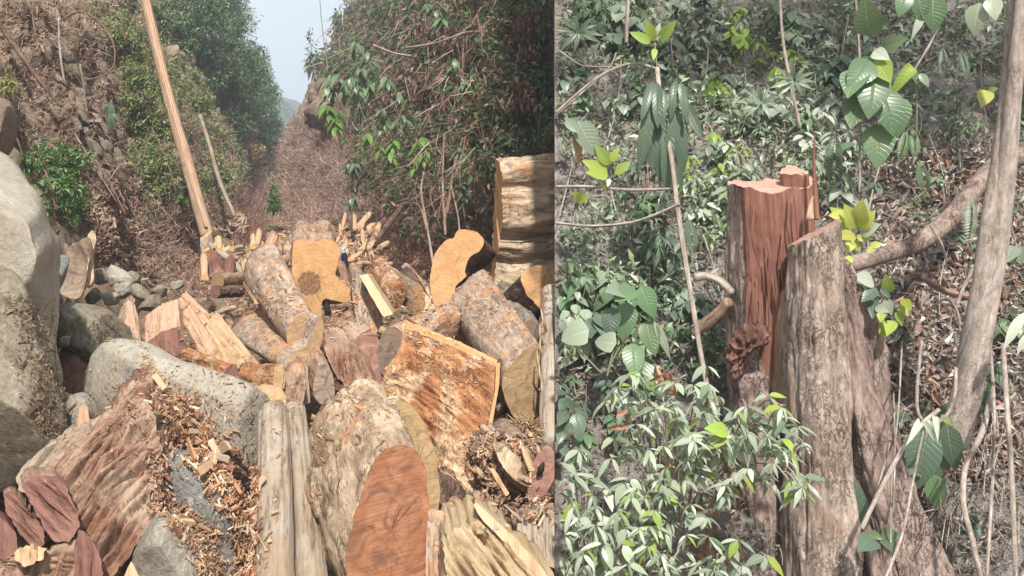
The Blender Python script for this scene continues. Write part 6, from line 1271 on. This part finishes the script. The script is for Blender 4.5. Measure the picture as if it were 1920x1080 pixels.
# ---- undergrowth: small plants of single leaves over the bank
def under(x, y, n, spx, mat, kind, label, group, spread=(40, 40), off=.12, droop=.6):
    h = hit(x, y, RB)
    if not h: return
    d = h[0].y - off; sprig(x, y, spx, n, d, label, mat, 'undergrowth_plant', kind, 1.2, spread, 'R', group, 'plant', droop)
zones = [('pale small leaved plant hanging above and left of the stump', 'small leaved plants above and left of the stump', (1290, 1420, 200, 380), 30, 21, 19, ['lf_white', 'lf_pale', 'lf_lime', 'lf_dusty', 'lf_pale'], ['ovate', 'lance']),
         ('lime and green leafy plant in the upper middle of the bank', 'leafy plants in the upper middle of the bank', (1310, 1560, 0, 220), 26, 21, 24, ['lf_dusty', 'lf_mid', 'lf_lime', 'lf_dark', 'lf_pale'], ['ovate', 'lance', 'broad']),
         ('dark leafy plant in the upper left of the bank', 'dark plants in the upper left of the bank', (1050, 1330, 0, 200), 30, 21, 32, ['lf_dark', 'lf_dark', 'lf_mid', 'lf_dusty'], ['ovate', 'lance', 'broad']),
         ('mid green plant with drooping leaves at the left of the bank', 'drooping plants at the left of the bank', (1050, 1300, 440, 640), 26, 21, 30, ['lf_mid', 'lf_dusty', 'lf_dark', 'lf_pale'], ['ovate', 'lance', 'broad']),
         ('leafy plant right above the stump', 'plants right above the stump', (1480, 1620, 120, 380), 20, 21, 24, ['lf_mid', 'lf_dusty', 'lf_dark', 'lf_white'], ['ovate', 'lance']),
         ('small plant on the leaf litter at the right of the bank', 'small plants on the leaf litter', (1680, 1910, 60, 480), 14, 14, 20, ['lf_dark', 'lf_mid', 'lf_dusty'], ['ovate', 'lance']),
         ('low plant between the level branches and the arum leaves', 'low plants between the branches', (1050, 1280, 250, 450), 14, 14, 24, ['lf_dark', 'lf_mid', 'lf_dusty'], ['ovate', 'lance']),
         ('green plant in the shade below the arum leaves', 'shaded plants below the arum leaves', (1050, 1200, 690, 860), 10, 14, 26, ['lf_dark', 'lf_mid'], ['ovate', 'broad']),
         ('little plant growing by the buttress roots', 'little plants by the buttress roots', (1660, 1900, 560, 1000), 9, 7, 26, ['lf_dark', 'lf_mid'], ['ovate', 'broad'])]
for lab, grp, (xa, xb, ya, yb), cnt, n, s, mats, kinds in zones:
    for k in range(cnt): under(RD.uniform(xa, xb), RD.uniform(ya, yb), n, s * RD.uniform(.65, 1.5), RD.choice(mats), RD.choice(kinds), lab, grp, (RD.uniform(30, 70), RD.uniform(25, 60)), RD.uniform(.05, .4))
# ---- litter, fine growth
litterfield('leaf_litter', [(1040, 0), (1920, 0), (1920, 1080), (1040, 1080)], 15000, 11, [(.28, .235, .205), (.36, .31, .275), (.22, .18, .155), (.45, .40, .36), (.19, .15, .13)], None, RB, 'R', off=.04)  # litter tones paled as well, to carry the bank's haze in their colour
litterfield('leaf_litter', [(1640, 280), (1920, 280), (1920, 900), (1700, 900), (1640, 560)], 5000, 17, [(.36, .29, .25), (.46, .40, .36), (.26, .20, .17), (.55, .49, .45), (.3, .18, .14)], None, RB, 'R', off=.06)
litterfield('fine_undergrowth', [(1040, 0), (1640, 0), (1600, 380), (1400, 380), (1340, 700), (1040, 720)], 7000, 14, HAZED + PALE + DARKG[2:], 110, RB, 'R', T_SMALL, .25, 'leaf')
litterfield('fine_undergrowth', [(1600, 0), (1920, 0), (1920, 280), (1640, 330)], 1500, 14, DARKG + HAZED, 60, RB, 'R', T_SMALL, .2, 'leaf')
strawfield('dry_stems', [(1040, 0), (1920, 0), (1920, 1080), (1040, 1080)], 3000, 30, .8, [(.34, .28, .24), (.24, .18, .15), (.44, .38, .33)], (0, 0, -.3), None, RB, 'R', .15)
strawfield('dry_stems', [(1760, 620), (1920, 620), (1920, 1080), (1700, 1080)], 160, 50, 1.0, [(.36, .28, .23), (.26, .19, .16), (.44, .36, .31)], (0, -.2, -1.2), None, RB, 'R', .35)
for k in range(170):
    x = RD.uniform(1640, 1915); y = RD.uniform(300, 900); h = hit(x, y, RB)
    if not h: continue
    p = h[0] + h[1] * .04; T = bpy.data.objects.new('fallen_leaf', lmesh('curl', RD.choice(['lf_tan', 'lf_tan', 'lf_brown', 'lf_brown', 'lf_orange' if k % 4 == 0 else 'lf_brown'])))
    COL.objects.link(T); T.location = p; T.rotation_euler = (RD.uniform(-.6, .9), RD.uniform(-.6, .6), RD.uniform(0, 6.28)); s = RD.uniform(18, 30) * p.y / F; T.scale = (s, s, s)
    props(T, 'curled dry leaf lying on the litter at the right of the bank', 'leaf', 'curled dry leaves on the litter')
for k in range(16):
    x = RD.uniform(1690, 1860); y = RD.uniform(470, 700); h = hit(x, y, RB)
    if h: blob('stone', 'small pale stone in the leaf litter right of the stump', 'stone', ell(x, y, RD.uniform(6, 13), RD.uniform(5, 9), RD.uniform(0, 90), 8, .2), h[0].y - .02, .03, 'rock_pale', .006, 9, 20, 10, 'stones in the leaf litter')

# ---- unseen tree added above the bank, its crown shaped to dapple it with shade
T = thing('added_shade_tree', (4.6, 2.2, .3), 'unseen broad leaved tree added over the bank to shade it with its high crown', 'tree')
tube('trunk', None, None, [Vector((5.6, 2.0, .3)), Vector((5.5, 2.2, 3.5)), Vector((4.8, 2.8, 6.4)), Vector((4.0, 3.4, 7.6))], [.22, .17, .12, .05], 'bark_grey', n=12, parent=T)
for e in [(1.2, 3.6, 6.8), (2.2, 4.6, 7.2), (3.4, 5.2, 7.4), (5.6, 4.8, 7.4), (.9, 4.6, 7.1)]:
    tube('limb', None, None, [Vector((4.9, 2.8, 6.2)), Vector((4.9, 2.8, 6.2)).lerp(Vector(e), .5) + Vector((0, 0, .3)), Vector(e)], [.08, .05, .015], 'bark_grey', n=8, parent=T)
cs = [Vector((RD.uniform(.5, 6.2), RD.uniform(2.9, 5.8), RD.uniform(6.3, 7.6))) for _ in range(46)]
leafmass('crown', T, cs, .42, 4200, .17, DARKG + G1, T_SMALL, .5, 'leaf', None)
# the bank goes on to the right of the view
litterfield('leaf_litter', [(1920, 0), (2500, 0), (2500, 1080), (1920, 1080)], 6000, 14, [(.28, .235, .205), (.36, .31, .275), (.22, .18, .155), (.45, .40, .36), (.19, .15, .13)], None, RB, 'R', off=.04)
litterfield('fine_undergrowth', [(1920, 0), (2500, 0), (2500, 900), (1920, 900)], 2500, 15, DARKG + HAZED, 90, RB, 'R', T_SMALL, .25, 'leaf')
strawfield('dry_stems', [(1920, 0), (2500, 0), (2500, 1080), (1920, 1080)], 1200, 34, .9, [(.34, .28, .24), (.24, .18, .15)], (0, 0, -.3), None, RB, 'R', .15)
# ================================================================== AIR
HAZE = 0.0042
bm = bmesh.new(); bmesh.ops.create_cube(bm, size=1.0); me = bpy.data.meshes.new('haze'); bm.to_mesh(me); bm.free()
hz = link('haze', me); hz.scale = (420, 262, 46); hz.location = (-20, 107, 21.5); hz['kind'] = 'stuff'
m = bpy.data.materials.new('haze'); m.use_nodes = True; nt = m.node_tree; nt.nodes.clear()
v = nt.nodes.new('ShaderNodeVolumePrincipled'); v.inputs['Color'].default_value = (.78, .89, 1, 1); v.inputs['Density'].default_value = HAZE; v.inputs['Anisotropy'].default_value = 0.2
ou = nt.nodes.new('ShaderNodeOutputMaterial'); nt.links.new(v.outputs[0], ou.inputs['Volume']); me.materials.append(m)

# ================================================================== LABELS: say which of the alike things it is
MARKS = [(330, 250, 'the timber pole'), (150, 340, 'the bright shrub above the left boulder'), (430, 90, 'the dense left ridge trees'), (605, 200, 'the skyline rock outcrop'), (598, 60, 'the bare sapling'), (830, 100, 'the dead red leaves'), (980, 400, 'the massive fluted log'),
         (860, 500, 'the comma shaped end'), (600, 520, 'the tall ochre slab'), (145, 510, 'the dark stump block'), (200, 230, 'the drooping frond plant'), (1225, 80, 'the lime sprig'), (1140, 310, 'the broad lime plant'), (1245, 240, 'the strap leaf cluster'), (1640, 170, 'the oval leaved plant'),
         (1440, 380, 'the torn stump'), (1490, 150, 'the right haze-painted rosette'), (1605, 430, 'the yellow green plant'), (1730, 450, 'the curved fallen log'), (1850, 450, 'the joined trunks'), (1755, 850, 'the dark leaves under the vine loop'), (1190, 610, 'the arum like plant'), (1085, 60, 'the spiky rosette'), (1080, 420, 'the sagging branch'), (1390, 650, 'the red burl'), (1080, 800, 'the dark creeper')]
ORD = ['highest', 'second highest', 'third highest', 'fourth', 'fifth', 'sixth', 'seventh', 'eighth', 'ninth', 'tenth']
from collections import defaultdict
bylab = defaultdict(list)
for o in sc.objects:
    if o.parent is None and 'label' in o and 'group' in o: bylab[o['label']].append(o)
SHORT = {}
for lab, obs in bylab.items():
    if len(obs) < 2 or lab.startswith(('splinter', 'short split', 'broken piece', 'tan split', 'split stick', 'pale split stick', 'curled', 'torn wood', 'loose sliver')): continue
    cl = defaultdict(list)
    for o in obs:
        q = o.location
        zt = 0
        if o.type == 'MESH':
            vs = o.data.vertices; q = o.location + vs[len(vs) // 2].co
        px, py = HX + F * q.x / q.y, HY + F * (EYE - q.z) / q.y
        m = min(MARKS, key=lambda k: (k[0] - px) ** 2 + (k[1] - py) ** 2 + (1e6 if (k[0] > 1040) != (px > 1040) else 0)); dx, dy = px - m[0], py - m[1]
        way = ('left of ' if dx < 0 else 'right of ') if abs(dx) > abs(dy) else ('above ' if dy < 0 else 'below ')
        cl[way + m[2]].append((py, o))
    words = lab.split()
    for ph, L in cl.items():
        L.sort(key=lambda t: t[0])
        for i, (_, o) in enumerate(L):
            rank = '' if len(L) == 1 else (ORD[min(i, 9)] + ', ' if i < 9 else 'lowest, ')
            short = ' '.join(words[:max(4, 15 - len((rank + ph).split()))])
            while short.split()[-1] in ('the', 'of', 'on', 'at', 'in', 'and', 'with', 'over', 'by', 'above', 'between', 'right', 'left', 'upper', 'to', 'from', 'end', 'lower'): short = ' '.join(short.split()[:-1])
            o['label'] = short + ', ' + rank + ph
